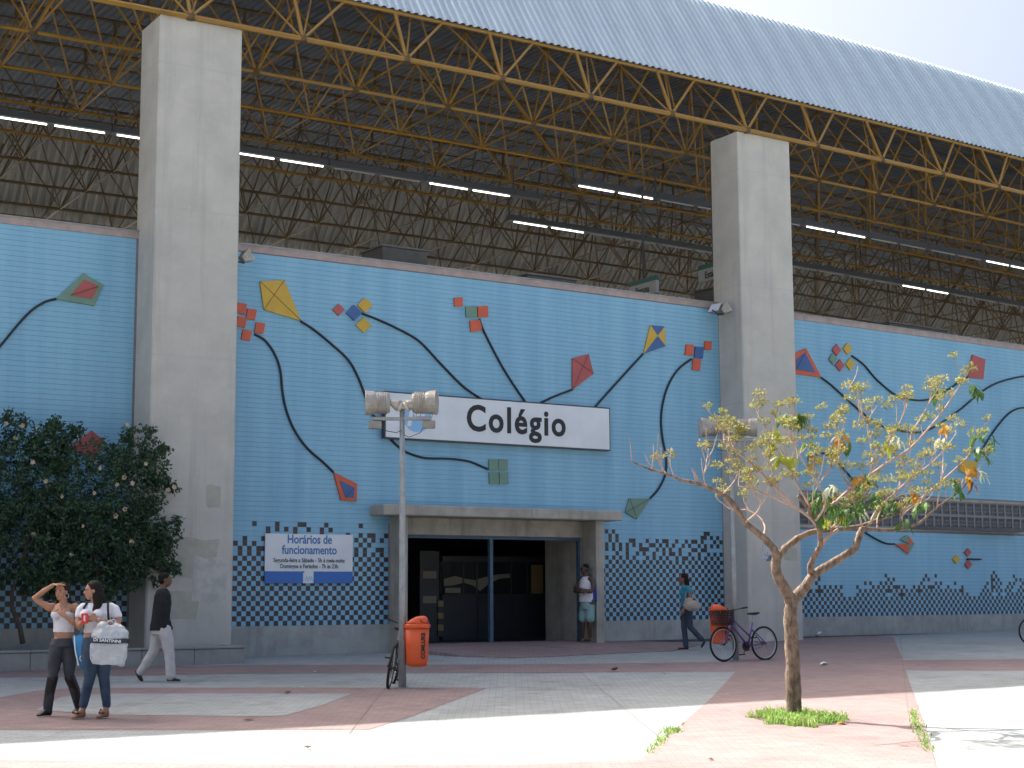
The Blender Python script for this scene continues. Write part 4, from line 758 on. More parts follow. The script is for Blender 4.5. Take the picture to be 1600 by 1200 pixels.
M_bark = mat('pale brown bark', (.235,.17,.125), .9, (.10,.07,.052), 16, mixlo=.40, mixhi=.62, bump=1.0, bscale=34, stretch=(1,1,.5))
M_twig = mat('pale twig bark', (.42,.30,.25), .8, (.30,.21,.17), 8)
tr = thing('tree', 'small spreading tree with bare pale branches and a few leaves, standing in the sun', 'tree', (1.51, -14.57, -.40))
rt = random.Random(3)
def smooth(pts, n=4):
    out = []
    for i in range(len(pts) - 1):
        p0, p1, p2, p3 = [Vector(pts[j]) for j in (max(i-1,0), i, i+1, min(i+2,len(pts)-1))]
        for k in range(n):
            x = k / n; out.append(.5 * ((2*p1) + (p2-p0)*x + (2*p0-5*p1+4*p2-p3)*x*x + (3*p1-p0-3*p2+p3)*x**3))
    out.append(Vector(pts[-1])); return out
twig = MB(); tips = []
for li, l in enumerate(TREE):
    p4 = smooth([Vector(p) for p in l]); n = len(p4)
    pts = [Vector(p[:3]) for p in p4]; rad = [max(.003, p[3]) for p in p4]
    for i in range(1, n - 1):
        jit = rad[i] * .08; pts[i] += Vector((rt.uniform(-jit,jit), rt.uniform(-jit,jit), rt.uniform(-jit,jit))); rad[i] *= rt.uniform(.96, 1.04)
    if li == 0: rad[0] *= 1.35; rad[1] *= 1.15
    b = MB(); b.tube(pts, rad, 12 if li < 8 else 7); b.build('trunk' if li == 0 else ('limb' if li < 14 else 'branch'), M_bark if li < 8 else M_twig, tr, smooth=True)
    if li < 2 or li == 4 or li == 6: continue
    # short upturned twigs along the outer half
    for i in range(int(n * .35), n):
        if rt.random() < .42 and rad[i] < .03:
            d = (pts[i] - pts[i-1]).normalized(); q = pts[i].copy(); s = Vector((rt.uniform(-1,1), rt.uniform(-1,1), rt.uniform(.1,1))).normalized()
            d2 = (d * .5 + s).normalized(); ln = rt.uniform(.12, .38); path = [q]
            for k in range(3): d2 = (d2 + Vector((rt.uniform(-.2,.2), rt.uniform(-.2,.2), .35))).normalized(); q = q + d2 * ln / 3; path.append(q.copy())
            twig.tube(path, [.007, .006, .005, .004], 5); tips.append(q.copy())
twig.build('twigs', M_twig, tr)['kind'] = 'stuff'
M_head = leafmat('yellow green flower head', (.30,.33,.09), (.36,.27,.10), .7, .35, .3)
heads = [Vector(h) for h in HEADS] + [t_ for t_ in tips if rt.random() < .8 and t_.x > -1.3]
P = []; A = []
stalk = MB()
for h in heads:
    big = rt.uniform(.7, 1.2); n = int(46 * big)
    d = rng.normal(size=(n, 3)); d[:, 2] = np.abs(d[:, 2]) * .7 - .15; d /= np.linalg.norm(d, axis=1, keepdims=True)
    r_ = .085 * big * (.55 + .5 * rng.random((n, 1))); P.append(np.array(h) + d * r_ + [0, 0, .02]); A.append(d + rng.normal(size=(n, 3)) * .5)
    for k in range(6):
        e = h + Vector(d[k]) * .08 * big; stalk.tube([h - Vector((0, 0, .03)), e], .0022, 3)
leafmesh('flower_heads', np.concatenate(P), np.concatenate(A), .036, .6, M_head, tr)
stalk.build('flower_stalks', M_head, tr)['kind'] = 'stuff'
LM = {'g': leafmat('fresh green leaf', (.12,.24,.055), (.08,.18,.05), .5, .2, .4), 'y': leafmat('yellow green leaf', (.45,.48,.06), (.34,.42,.05), .5, .2, .45),
      'o': leafmat('orange dying leaf', (.60,.36,.04), (.50,.22,.04), .6, .2, .4), 'w': leafmat('pale leaf underside', (.62,.66,.50), (.5,.56,.42), .6, .15, .4), 'b': leafmat('brown dead leaf', (.16,.06,.04), (.22,.10,.05), .7, .2, .3)}
lv = {}
for key, m in LM.items():      # one large drooping leaf per colour, mesh shared
    b = MB(); n = 6; V = []
    for i in range(n + 1):
        t_ = i / n; wd = .030 * sin(pi * min(1, t_ * .95 + .04)) ** .8; zz = -.15 * t_ ** 1.3; yy = .07 * sin(t_ * 1.6)
        V += [(-wd, yy, zz + .006), (0, yy + .004, zz), (wd, yy, zz + .006)]
    b.add(V, [(3*i+a, 3*i+a+1, 3*i+a+4, 3*i+a+3) for i in range(n) for a in (0, 1)]); lv[key] = b.build('leaf', m, None, smooth=True)
used = set()
PB = np.array([b_[:3] for b_ in BUNCH if b_[3] in 'gy' and -.1 < b_[0] < 1.3 and b_[2] < 3.2]); q_ = np.repeat(PB, 16, 0) + rng.normal(size=(len(PB) * 16, 3)) * [.09, .09, .06]
leafmesh('small_leaves', q_, rng.normal(size=(len(q_), 3)) * .6 + [0, 0, -1.0], .085, .42, LM['g'], tr)
for x, y, z, key in BUNCH:
    for k in range(rt.randint(4, 6)):
        if len([1 for _ in used]) > 280: break
        o = lv[key] if key not in used else lv[key].copy()
        if key in used: C.objects.link(o)
        used.add(key); o.parent = tr; o.location = (x + rt.uniform(-.03,.03), y + rt.uniform(-.05,.05), z + rt.uniform(-.03,.04))
        s = rt.uniform(.7, 1.25) * (.95 if key in 'ob' else 1); o.scale = (s * rt.uniform(.8,1.15), s, s); o.rotation_euler = (rt.uniform(-.5,.5), rt.uniform(-.5,.5), rt.uniform(0, 6.28))
# grass at the foot of the tree, weeds in the joint
M_grass = leafmat('bright grass', (.22,.42,.08), (.30,.34,.12), .6, .4, .45)
def grass(name, pts, hmin, hmax, label):
    n = len(pts); P0 = np.array([(x, y, gz(x, y) + .004) for x, y in pts]); h = (hmin + (hmax - hmin) * rng.random(n) ** 1.5) * (.55 + .6 * (.5 + .5 * np.sin(P0[:, 0] * 23 + 1.3 * np.sin(P0[:, 1] * 17)) * np.cos(P0[:, 1] * 19)))
    lean = rng.normal(size=(n, 2)) * .45; a = rng.random(n) * 6.28; wd = .006 + .004 * rng.random(n)
    s = np.stack([np.cos(a) * wd, np.sin(a) * wd, np.zeros(n)], 1); mid = P0 + np.stack([lean[:,0]*h*.35, lean[:,1]*h*.35, h*.6], 1); top = P0 + np.stack([lean[:,0]*h, lean[:,1]*h, h*.95], 1)
    V = np.stack([P0 - s, P0 + s, mid + s * .8, mid - s * .8, top], 1).reshape(-1, 3); b = np.arange(n) * 5
    F = np.concatenate([np.stack([b, b+1, b+2], 1), np.stack([b, b+2, b+3], 1), np.stack([b+3, b+2, b+4], 1)]); t_ = rng.random(n)
    o = arr_mesh(name, V, F, [M_grass], None, None, attr=np.concatenate([t_, t_, t_])); return tag(o, label, 'grass', kind='stuff')
cg = Vector((1.42, -14.75)); M_earth = mat('dry tree pit soil', (.16,.11,.075), .95, (.10,.075,.05), 9, bump=.6)
sheet('tree_pit', [(cg.x + (.50 * cos(a) * (1 + .08*sin(5*a))) * .8471 + (.72 * sin(a)) * .5314, cg.y - (.50 * cos(a) * (1 + .08*sin(5*a))) * .5314 + (.72 * sin(a)) * .8471) for a in [2*pi*k/28 for k in range(28)]], .014, M_earth)
pts = []
while len(pts) < 5200:
    a = rt.random() * 6.28; r = rt.random() ** .7 * 1.1; e = .80 + .14 * sin(3 * a + 1) + .12 * sin(7 * a) + .10 * sin(13 * a + 2)
    ex, ey = r * cos(a) * .60 * e, r * sin(a) * .85 * e
    pts.append((cg.x + ex * .8471 + ey * .5314, cg.y - ex * .5314 + ey * .8471))
grass('grass_patch', pts, .015, .15, 'round patch of bright green grass at the foot of the bare tree')
pts = []
for (a, b_, n, wd) in (((2.4,-15.8),(.4,-17.9),260,.04),((3.6,-14.6),(2.4,-15.8),160,.035),((-.9,-15.1),(-2.3,-16.6),180,.04),((-.55,-14.8),(-.9,-15.15),200,.05)):
    for k in range(n):
        t_ = rt.random(); pts.append((a[0] + (b_[0]-a[0])*t_ + rt.gauss(0, wd), a[1] + (b_[1]-a[1])*t_ + rt.gauss(0, wd)))
grass('joint_weeds', pts, .01, .07, 'thin weeds growing along the joint between red and grey paving')

# ------------------------------------------------------------------ street furniture
RZ = atan2(RIGHT.y, RIGHT.x)                                 # objects that face the street square on
M_housing = mat('weathered lamp housing', (.40,.39,.36), .5, (.28,.25,.22), 7, metal=.3, bump=.15); M_lens = mat('lamp lens', (.55,.50,.42), .15, spec=.8); M_ballast = mat('ballast box', (.33,.32,.29), .7, (.2,.19,.17), 6)
def lamp(label, x, y, H, first=None, rz=RZ):
    t = thing('floodlight_post', label, 'street lamp', (x, y, gz(x, y)), rz, 'floodlight posts on the plaza')
    b = MB(); b.tube([(0,0,-.1),(-.005,0,H*.35),(-.012,0,H*.75),(-.02,0,H-.1)], [.062,.056,.046,.04], 14); b.build('pole', M_galv, t, smooth=True)
    b = MB(); b.box((-.10,-.10,0), (.10,.10,.02)); b.build('base_plate', M_galv, t)
    z0 = H - .28
    b = MB(); b.box((-.48,-.03,z0), (.44,.03,z0+.05)); b.build('crossarm', M_galv, t, bevel=.006)
    for s in (-1, 1):
        xc = -.40 if s < 0 else .33; b = MB()
        M = Matrix.Translation((xc, .02, H)) @ Matrix.Rotation(radians(90), 4, 'Y') @ Matrix.Rotation(radians(6 * s), 4, 'X')
        pr_ = [(.05,-.19),(.15,-.185),(.165,-.15)]
        for k in range(5): pr_ += [(.178,-.14+k*.035),(.178,-.13+k*.035),(.166,-.125+k*.035),(.166,-.115+k*.035)]
        pr_ += [(.185,.07),(.19,.17),(.20,.19),(.195,.20),(.12,.20)]
        if s < 0: pr_ = [(r, -z) for r, z in pr_][::-1]
        b.lathe(pr_, 20, M=M); hd = b.build('lamp_head', M_housing, t, smooth=False)
        b = MB(); b.tube([(xc-.14,-.02,H-.13),(xc-.12,-.02,H-.23),(xc+.12,-.02,H-.23),(xc+.16,-.02,H-.05)], .009, 6); b.build('bracket', M_galv, hd)
        b = MB(); b.box((xc-.10,-.012,H+.17),(xc-.085,.012,H+.22)); b.box((xc+.085,-.012,H+.17),(xc+.10,.012,H+.22)); b.build('clamp', M_galv, hd)
        bx = -.44 if s < 0 else .40; b = MB(); b.box((bx-.10,-.06,z0-.13),(bx+.10,.05,z0-.01)); b.build('ballast_box', M_ballast, t, bevel=.008)
        b = MB(); M2 = Matrix.Translation((s*.14, -.06, H-.02)) @ Matrix.Rotation(radians(62*s), 4, 'Y'); b.lathe([(.03,.10),(.055,.03),(.085,-.04),(.09,-.09)], 14, M=M2); o = b.build('small_lamp', M_housing, t, smooth=True)
        b = MB(); b.lathe([(.085,-.09),(.07,-.125),(.03,-.145)], 14, M=M2); b.build('lens', M_lens, o, smooth=True)
    b = MB(); b.tube([(-.34,-.05,z0-.1),(-.26,-.05,z0-.17),(-.1,-.05,z0-.2),(-.03,-.05,z0-.16)], .006, 5); b.tube([(.32,-.05,z0-.1),(.27,-.05,z0-.2),(.1,-.05,z0-.27),(.02,-.05,z0-.24)], .006, 5); b.build('cable', M_greysteel, t)
    return t
lamp('near grey floodlight post before the doorway, with the orange bin and bicycle at its foot', -.66, -8.15, 4.42)
lamp('farther grey floodlight post by the right pillar, half hidden by the tree', 8.0, -5.72, 4.58)

M_bin = mat('orange plastic bin', (.72,.105,.022), .38, (.64,.09,.02), 3); M_bindark = mat('bin opening', (.25,.03,.015), .6)
def rrect(wx, wy, n=24, p=3.2):
    out = []
    for k in range(n):
        a = 2*pi*k/n; c, s = cos(a), sin(a); out.append((wx*abs(c)**(2/p)*(1 if c > 0 else -1), wy*abs(s)**(2/p)*(1 if s > 0 else -1)))
    return out
def rloft(b, secs, mi=0, M=None, n=24, p=3.2):
    V = []; F = []
    for z, wx, wy, ox, oy in secs: V += [Vector((x+ox, y+oy, z)) for x, y in rrect(wx, wy, n, p)]
    if M: V = [M @ v for v in V]
    for i in range(len(secs)-1):
        for j in range(n): F.append((i*n+j, i*n+(j+1)%n, (i+1)*n+(j+1)%n, (i+1)*n+j))
    F += [tuple(range(n))[::-1], tuple((len(secs)-1)*n+j for j in range(n))]; return b.add(V, F, mi)
def litter_bin(label, x, y, z, rz, txt):
    t = thing('litter_bin', label, 'litter bin', (x, y, z), rz)
    b = MB(); rloft(b, [(0,.10,.08,0,0),(.015,.15,.115,0,0),(.06,.165,.125,0,0),(.35,.178,.13,0,0),(.60,.188,.135,0,0)]); b.build('bin_body', M_bin, t, smooth=True)
    b = MB(); rloft(b, [(.585,.192,.14,0,0),(.595,.205,.15,0,0),(.635,.205,.15,0,0),(.645,.19,.14,0,0)]); b.build('rim', M_bin, t)
    b = MB(); rloft(b, [(.64,.185,.135,0,0),(.68,.165,.13,.012,0),(.72,.13,.12,.035,0),(.755,.085,.10,.06,0),(.77,.03,.06,.075,0)]); lid = b.build('lid', M_bin, t, smooth=True)
    M = Matrix.Translation((.115,-.093,.69)) @ Matrix.Rotation(radians(62), 4, 'X') @ Matrix.Rotation(radians(25), 4, 'Y')
    b = MB(); b.lathe([(.066,-.01),(.07,.012),(.055,.014)], 18, M=M, sx=1.05, sy=.62); b.build('opening', M_bindark, lid)
    if txt: text('lettering', txt, .085, M_ink, t, Matrix.Translation((.128,-.137,.12)) @ Matrix.Rotation(radians(0), 4, 'Z') @ Matrix.Rotation(radians(-90), 4, 'Y') @ UPR, bold=.003, depth=.002, align='LEFT')
    b = MB(); b.box((-.225,-.02,.45), (-.17,.02,.48)); b.box((-.225,-.02,.15), (-.17,.02,.18)); b.build('bracket', M_greysteel, t)
    return t
litter_bin('bright orange litter bin with black lettering, hung on the near floodlight post', -.475, -8.28, .10, RZ, 'COMLURB')
lb = litter_bin('orange litter bin behind the basket of the purple bicycle, on the farther post', 7.83, -5.45, .22, RZ + pi, None)
b = MB(); b.box((-.26,-.03,.1), (-.22,.03,.62)); b.build('back_strip', M_bin, lb)

# wall floodlights on the pillars
def spot(label, x, y, z, rz):
    t = thing('wall_floodlight', label, 'floodlight', (x, y, z), rz)
    M = Matrix.Rotation(radians(-35), 4, 'Y')
    b = MB(); b.add([M @ Vector(v) for v in ((-.10,-.10,-.06),(-.10,.10,-.06),(-.10,.10,.06),(-.10,-.10,.06),(.08,-.17,-.13),(.08,.17,-.13),(.08,.17,.13),(.08,-.17,.13))], [(0,1,2,3),(7,6,5,4),(0,4,5,1),(1,5,6,2),(2,6,7,3),(3,7,4,0)]); b.build('housing', M_housing, t)
    b = MB(); b.box((.081,-.16,-.12), (.09,.16,.12), M=M); b.build('glass', mat('floodlight glass', (.75,.8,.85), .12, spec=.9), t)
    b = MB(); b.tube([(-.32,0,-.02),(-.2,0,-.1),(-.02,0,-.12)], .018, 6); b.build('arm', M_greysteel, t)
spot('small floodlight jutting from the right side of the left pillar at the wall top', -.18, -.5, 7.98, 0)
spot('small floodlight on the left side of the right pillar at the wall top', 12.42, -.35, 8.1, radians(-30))
spot('small grey floodlight beside the first, in the corner of the wall and the right pillar', 12.36, -.1, 8.12, radians(190))

# ------------------------------------------------------------------ bicycles
M_tyre = mat('black tyre rubber', (.012,.012,.014), .8); M_rim = mat('aluminium rim', (.45,.47,.48), .3, metal=.7); M_seat = mat('black saddle', (.01,.01,.012), .5); M_chain = mat('greasy drivetrain', (.06,.055,.05), .5, metal=.5)
def bicycle(label, loc, rz, tilt, col, basket=False, step=False, steer=0):
    M_f = mat('bicycle paint', col, .3, tuple(c*.7 for c in col), 5, coat=.3)
    t = thing('bicycle', label, 'bicycle', loc, rz); t.rotation_euler = Euler((tilt, 0, rz), 'XYZ'); R_ = .33; fx = 1.04
    def wheel(cx, M0):
        b = MB(); b.tube([M0 @ Vector((cx + R_*.955*cos(a), 0, R_ + R_*.955*sin(a))) for a in [2*pi*k/40 for k in range(40)]], .021, 8, closed=True); ty = b.build('tyre', M_tyre, t, smooth=True)
        b = MB(); b.tube([M0 @ Vector((cx + R_*.875*cos(a), 0, R_ + R_*.875*sin(a))) for a in [2*pi*k/40 for k in range(40)]], .012, 6, closed=True); b.build('rim', M_rim, ty, smooth=True)
        b = MB()
        for k in range(28): a = 2*pi*k/28; s = .028*(1 if k%2 else -1); b.tube([M0 @ Vector((cx + .02*cos(a+1.2), s, R_ + .02*sin(a+1.2))), M0 @ Vector((cx + R_*.87*cos(a), 0, R_ + R_*.87*sin(a)))], .0016, 3)
        b.build('spokes', M_rim, ty); b = MB(); b.tube([M0 @ Vector((cx, -.05, R_)), M0 @ Vector((cx, .05, R_))], .024, 10); b.build('hub', M_chain, ty)
    I = Matrix.Identity(4); wheel(0, I)
    S = Matrix.Translation((.86, 0, 0)) @ Matrix.Rotation(steer, 4, 'Z') @ Matrix.Translation((-.86, 0, 0)); wheel(fx, S)
    BB = Vector((.42,0,.28)); ST = Vector((.30,0,.70 if not step else .62)); SS = Vector((.255,0,.86)); HT = Vector((.80,0,.86)); HB = Vector((.84,0,.74)); RH = Vector((0,0,R_)); FH = Vector((fx,0,R_))
    b = MB(); b.tube([BB, SS - Vector((-.02,0,.12))], .018, 8)
    tt = Vector((.345,0,.46)) if step else ST
    b.tube([tt + Vector((.0,0,0)), HT - Vector((-.01,0,.03))], .017, 8); b.tube([BB, HB], .021, 8); b.tube([HT, HB], .022, 8)
    for s in (-1, 1):
        b.tube([BB + Vector((0,.03*s,0)), RH + Vector((0,.06*s,0))], .011, 6); b.tube([ST + Vector((0,.02*s,-.02)), RH + Vector((0,.06*s,0))], .010, 6)
    b.build('frame', M_f, t, smooth=True)
    b = MB(); b.tube([BB - Vector((0,.05,0)), BB + Vector((0,.05,0))], .028, 10); b.lathe([(.02,-.004),(.095,-.004),(.095,.004),(.02,.004)], 24, M=Matrix.Translation(BB + Vector((0,-.06,0))) @ Matrix.Rotation(pi/2, 4, 'X')); b.lathe([(.01,-.01),(.045,-.01),(.045,.01),(.01,.01)], 16, M=Matrix.Translation(RH + Vector((0,-.05,0))) @ Matrix.Rotation(pi/2, 4, 'X'))
    b.tube([BB + Vector((0,-.06,.09)), RH + Vector((0,-.055,.045))], .005, 4); b.tube([BB + Vector((0,-.06,-.09)), RH + Vector((.02,-.055,-.07))], .005, 4); b.build('drivetrain', M_chain, t)
    for s, a in ((-1, -1.2), (1, 1.9)):
        e = BB + Vector((.17*cos(a), .07*s, .17*sin(a))); b = MB(); b.tube([BB + Vector((0,.07*s,0)), e], .009, 6); ck = b.build('crank', M_chain, t); b = MB(); b.box((e.x-.045, e.y + (0 if s>0 else -.09), e.z-.01), (e.x+.045, e.y + (.09 if s>0 else 0), e.z+.012)); b.build('pedal', M_seat, ck)
    b = MB()
    for s in (-1, 1): b.tube([S @ (HB + Vector((.0,.045*s,-.02))), S @ (FH + Vector((-.03,.05*s,.08))), S @ (FH + Vector((0,.055*s,0)))], .012, 7)
    b.tube([S @ (HB + Vector((0,-.05,-.02))), S @ (HB + Vector((0,.05,-.02)))], .016, 6); b.build('fork', M_f, t, smooth=True)
    b = MB(); b.tube([S @ HT, S @ (HT + Vector((-.02,0,.12)))], .013, 7); b.tube([S @ (HT + Vector(v)) for v in ((-.13,-.29,.16),(-.05,-.24,.15),(.03,-.10,.12),(.03,.10,.12),(-.05,.24,.15),(-.13,.29,.16))], .011, 7); hb = b.build('handlebar', M_chain, t, smooth=True)
    for s in (-1, 1): b = MB(); b.tube([S @ (HT + Vector((-.16,.30*s,.165))), S @ (HT + Vector((-.06,.25*s,.152)))], .017, 8); b.build('grip', M_seat, hb)
    b = MB(); b.tube([SS - Vector((-.02,0,.14)), SS + Vector((-.01,0,.04))], .012, 7); b.build('seat_post', M_rim, t)
    b = MB(); z0 = SS.z + .05
    for (x_, w_, h_) in ((-.13,.055,.03),(-.11,.075,.045),(-.05,.07,.05),(.03,.035,.045),(.10,.02,.035),(.15,.012,.02)): pass
    V = []; n = 10; sec = [(-.14,.04,.02),(-.12,.075,.04),(-.06,.078,.05),(.0,.045,.045),(.08,.024,.038),(.14,.015,.022)]
    for (x_, w_, h_) in sec:
        for k in range(n): a = 2*pi*k/n; V.append((SS.x + x_, w_*cos(a), z0 + h_*.6*sin(a) + (.012 if x_ < -.1 else 0)))
    F = [(i*n+j, i*n+(j+1)%n, (i+1)*n+(j+1)%n, (i+1)*n+j) for i in range(len(sec)-1) for j in range(n)] + [tuple(range(n))[::-1], tuple((len(sec)-1)*n+j for j in range(n))]
    b.add(V, F); b.build('saddle', M_seat, t, smooth=True)
    if basket:
        bk = MB(); x0, x1, y0, y1, zb, zt = .90, 1.17, -.16, .16, .70, .97
        for k in range(10):
            f_ = k / 9; z_ = zb + (zt - zb) * f_; g_ = .03 * f_
            bk.tube([(x0,y0-g_,z_),(x1+g_,y0-g_,z_),(x1+g_,y1+g_,z_),(x0,y1+g_,z_)], .008 if k < 9 else .010, 4, closed=True)
        for k in range(9):
            f_ = k / 8; xx = x0 + (x1-x0)*f_; yy = y0 + (y1-y0)*f_
            for s, yb in ((-1, y0), (1, y1)): bk.tube([(xx,yb,zb),(xx + .03*f_,yb + .03*s,zt)], .008, 4)
            bk.tube([(x1,yy,zb),(x1+.03,yy*1.15,zt)], .008, 4); bk.tube([(x0,yy,zb),(x0,yy*1.15,zt)], .008, 4); bk.tube([(xx,y0,zb),(xx,y1,zb)], .0045, 4)
        bk.box((x0+.01,y0+.01,zb+.005),(x1-.01,y1-.01,zb+.01)); bk.build('basket', M_seat, t)
    return t
bicycle('purple step-through bicycle with a black front basket, parked by the right pillar', (8.68, -5.80, gz(8.68,-5.8)), pi, .04, (.13,.07,.32), basket=True, step=True)
bicycle('black bicycle seen end on, leaning on the near floodlight post by the orange bin', (-.86, -8.06, gz(-.86,-8.06)), atan2(.83,.56), .16, (.02,.02,.022), steer=.25)
bicycle('blue bicycle cut off by the right edge of the view', (17.55, -4.9, gz(17.5,-4.9)), radians(-25), .03, (.05,.10,.22))

# ------------------------------------------------------------------ litter on the ground
M_litter = mat('white litter', (.75,.76,.78), .6); M_leafd = mat('dry leaf', (.14,.09,.05), .8)
def scrap(name, label, cat, x, y, s, m, seed, hz=.4):
    r = random.Random(seed); V = [(r.uniform(.6,1)*cos(a)*s, r.uniform(.6,1)*sin(a)*s*.7, r.uniform(0,hz)*s) for a in [k*pi/3 for k in range(6)]] + [(0, 0, s*hz), (0, 0, 0)]
    b = MB(); b.add(V, [(i, (i+1)%6, 6) for i in range(6)] + [((i+1)%6, i, 7) for i in range(6)]); o = b.build(name, m, None, loc=(x, y, gz(x, y) + .014)); return tag(o, label, cat)
scrap('crumpled_bag', 'crumpled white plastic bag lying at the foot of the right wall', 'bag', 15.75, .28, .14, M_litter, 1, .9)
scrap('plastic_cup', 'white scrap lying on the red paving in the shade, right of the purple bicycle', 'litter', 8.64, -7.5, .10, M_litter, 2, .6)
scrap('clod', 'small dark clod on the paving between the doorway and the sunlit area', 'litter', 4.32, -6.79, .10, M_leafd, 3, .7)
scrap('clod', 'small brown clod on the paving left of the near floodlight post', 'litter', -2.6, -8.21, .07, M_leafd, 4, .6)
scrap('dry_leaf', 'dry leaf on the shaded paving near the shadow edge, right of the two women', 'leaf', -4.57, -11.43, .09, M_leafd, 5, .2)
scrap('dry_leaf', 'curled dry leaf on the sunlit grey paving left of centre', 'leaf', -5.14, -14.39, .055, M_leafd, 6, .5)
scrap('dry_leaf', 'dry leaf by the weeds left of the tree', 'leaf', -.23, -14.53, .045, M_leafd, 7, .6)
scrap('dry_leaf', 'dry leaf on the red paving at the bottom edge of the view', 'leaf', -2.07, -17.33, .05, M_leafd, 8, .5)
scrap('dry_leaf', 'dry orange leaf beside the grass patch', 'leaf', 1.50, -15.45, .10, LM['o'], 9, .3)
for k, (x, y, lb_) in enumerate(((1.98,-4.78,'pale scrap of paper just right of the near litter bin'),(1.17,-7.33,'pale scrap of paper on the grey paving right of the near post foot'),(-.42,-4.51,'pale scrap of paper on the red band near the plinth'),(-1.95,-7.3,'pale scrap of paper on the narrow red band left of the near post'),(6.21,-5.77,'pale scrap of paper on the far red band, left of the purple bicycle'),(4.64,-7.82,'dark scrap on the grey paving by the far corner of the red path'))):
    scrap('paper_scrap', lb_, 'litter', x, y, .03, M_litter if k < 5 else M_leafd, 20 + k, .3)


# ------------------------------------------------------------------ people
def V3(*a): return Vector(a)
class Body(MB):
    def ell(s, c, rx, ry, rz, R=None, n=16, m=10):
        c = Vector(c); prof = [(sin(pi*i/m), -cos(pi*i/m)) for i in range(m+1)]; V = []
        for r, z in prof:
            for j in range(n):
                a = 2*pi*j/n; v = Vector((max(r,1e-3)*cos(a)*rx, max(r,1e-3)*sin(a)*ry, z*rz)); V.append(c + (R @ v if R else v))
        F = [(i*n+j, i*n+(j+1)%n, (i+1)*n+(j+1)%n, (i+1)*n+j) for i in range(m) for j in range(n)] + [tuple(range(n))[::-1], tuple(m*n+j for j in range(n))]
        return s.add(V, F)
    def limb(s, pts, rad, n=14):
        s.tube(pts, rad, n)
        for p, r in zip(pts, rad): s.ell(p, r, r, r)
        return s
    def loft(s, secs, n=24):
        """secs: (x,y,z,rx,ry,rot)"""
        V = []
        for x, y, z, rx, ry, ro in secs:
            for j in range(n):
                a = 2*pi*j/n; px, py = rx*cos(a), ry*sin(a); V.append((x + px*cos(ro) - py*sin(ro), y + px*sin(ro) + py*cos(ro), z))
        F = [(i*n+j, i*n+(j+1)%n, (i+1)*n+(j+1)%n, (i+1)*n+j) for i in range(len(secs)-1) for j in range(n)] + [tuple(range(n))[::-1], tuple((len(secs)-1)*n+j for j in range(n))]
        return s.add(V, F)
def fuse(name, b, m, parent, voxel=.009, sm=3, wrinkle=0):
    me = bpy.data.meshes.new(name); me.from_pydata(b.v, [], b.f); me.update(); o = bpy.data.objects.new(name, me); C.objects.link(o)
    md = o.modifiers.new('r', 'REMESH'); md.mode = 'VOXEL'; md.voxel_size = voxel; md.use_smooth_shade = True
    if sm: md = o.modifiers.new('s', 'SMOOTH'); md.factor = .5; md.iterations = sm
    if wrinkle:
        tx = bpy.data.textures.new(name + 'w', 'CLOUDS'); tx.noise_scale = .11; tx.noise_depth = 2
        md = o.modifiers.new('d', 'DISPLACE'); md.texture = tx; md.strength = wrinkle; md.mid_level = .5; md.texture_coords = 'LOCAL'
    dg = bpy.context.evaluated_depsgraph_get(); me2 = bpy.data.meshes.new_from_object(o.evaluated_get(dg)); bpy.data.objects.remove(o)
    me2.materials.clear(); me2.materials.append(m); o = bpy.data.objects.new(name, me2); C.objects.link(o); o.parent = parent; return o
def hand(b, wrist, d, palm_n, s=1.0, curl=.6, spread=.12):
    """palm and five separate fingers; d = direction of the hand, palm_n = palm normal"""
    d = d.normalized(); pn = (palm_n - d * palm_n.dot(d)).normalized(); side = d.cross(pn); R = Matrix((side, pn, d)).transposed().to_3x3()
    b.ell(wrist + d * .045 * s, .040*s, .016*s, .052*s, R)
    for k, (off, ln) in enumerate(((-.030, .062), (-.010, .074), (.011, .070), (.031, .055))):
        q = wrist + d * .085 * s + side * off * s; dd_ = (d + side * off * 3 * spread * 5 * .3).normalized(); pts = [q - d*.02*s, q.copy()]
        for i in range(3): dd_ = (dd_ + pn * curl * .55).normalized(); q = q + dd_ * ln * s / 2.6; pts.append(q.copy())
        b.tube(pts, [.0085*s, .009*s, .0085*s, .0078*s, .0065*s], 8)
    q = wrist + d * .03 * s + side * -.034 * s; dd_ = (d * .6 - side * .75 + pn * .25).normalized(); pts = [q]
    for i in range(3): q = q + dd_ * .024 * s; pts.append(q.copy()); dd_ = (dd_ + d * .25 + pn * .15).normalized()
    b.tube(pts, [.011*s, .0105*s, .009*s, .0075*s], 8)
def head(b, c, face, s=1.0, tilt=0.0):
    """face = angle of the face direction in the x,y plane; returns frame"""
    f = Vector((cos(face), sin(face), tilt)).normalized(); l = Vector((-sin(face), cos(face), 0)); u = f.cross(l); R = Matrix((f, l, u)).transposed()
    R = R.to_3x3(); c = Vector(c); g = lambda x, y, z: c + R @ Vector((x*s, y*s, z*s))
    b.ell(g(-.012,0,.03), .093*s, .076*s, .088*s, R, 20, 14); b.ell(g(.022,0,-.03), .062*s, .060*s, .075*s, R, 18, 12); b.ell(g(.045,0,-.083), .030*s, .034*s, .024*s, R); b.ell(g(.062,0,.012), .026*s, .050*s, .05*s, R)
    b.tube([g(.078,0,.012), g(.098,0,-.020), g(.100,0,-.030)], [.008*s, .013*s, .012*s], 8); b.ell(g(.095,0,-.028), .012*s, .017*s, .009*s, R)
    b.ell(g(.080,0,-.053), .013*s, .025*s, .008*s, R); b.ell(g(.077,0,-.066), .013*s, .022*s, .008*s, R); b.ell(g(.078,.0,.035), .016*s, .045*s, .010*s, R)
    for y in (-1, 1): b.ell(g(-.008, y*.076, .0), .019*s, .008*s, .030*s, R); b.ell(g(.050, y*.036, -.012), .022*s, .02*s, .018*s, R)
    return g, R
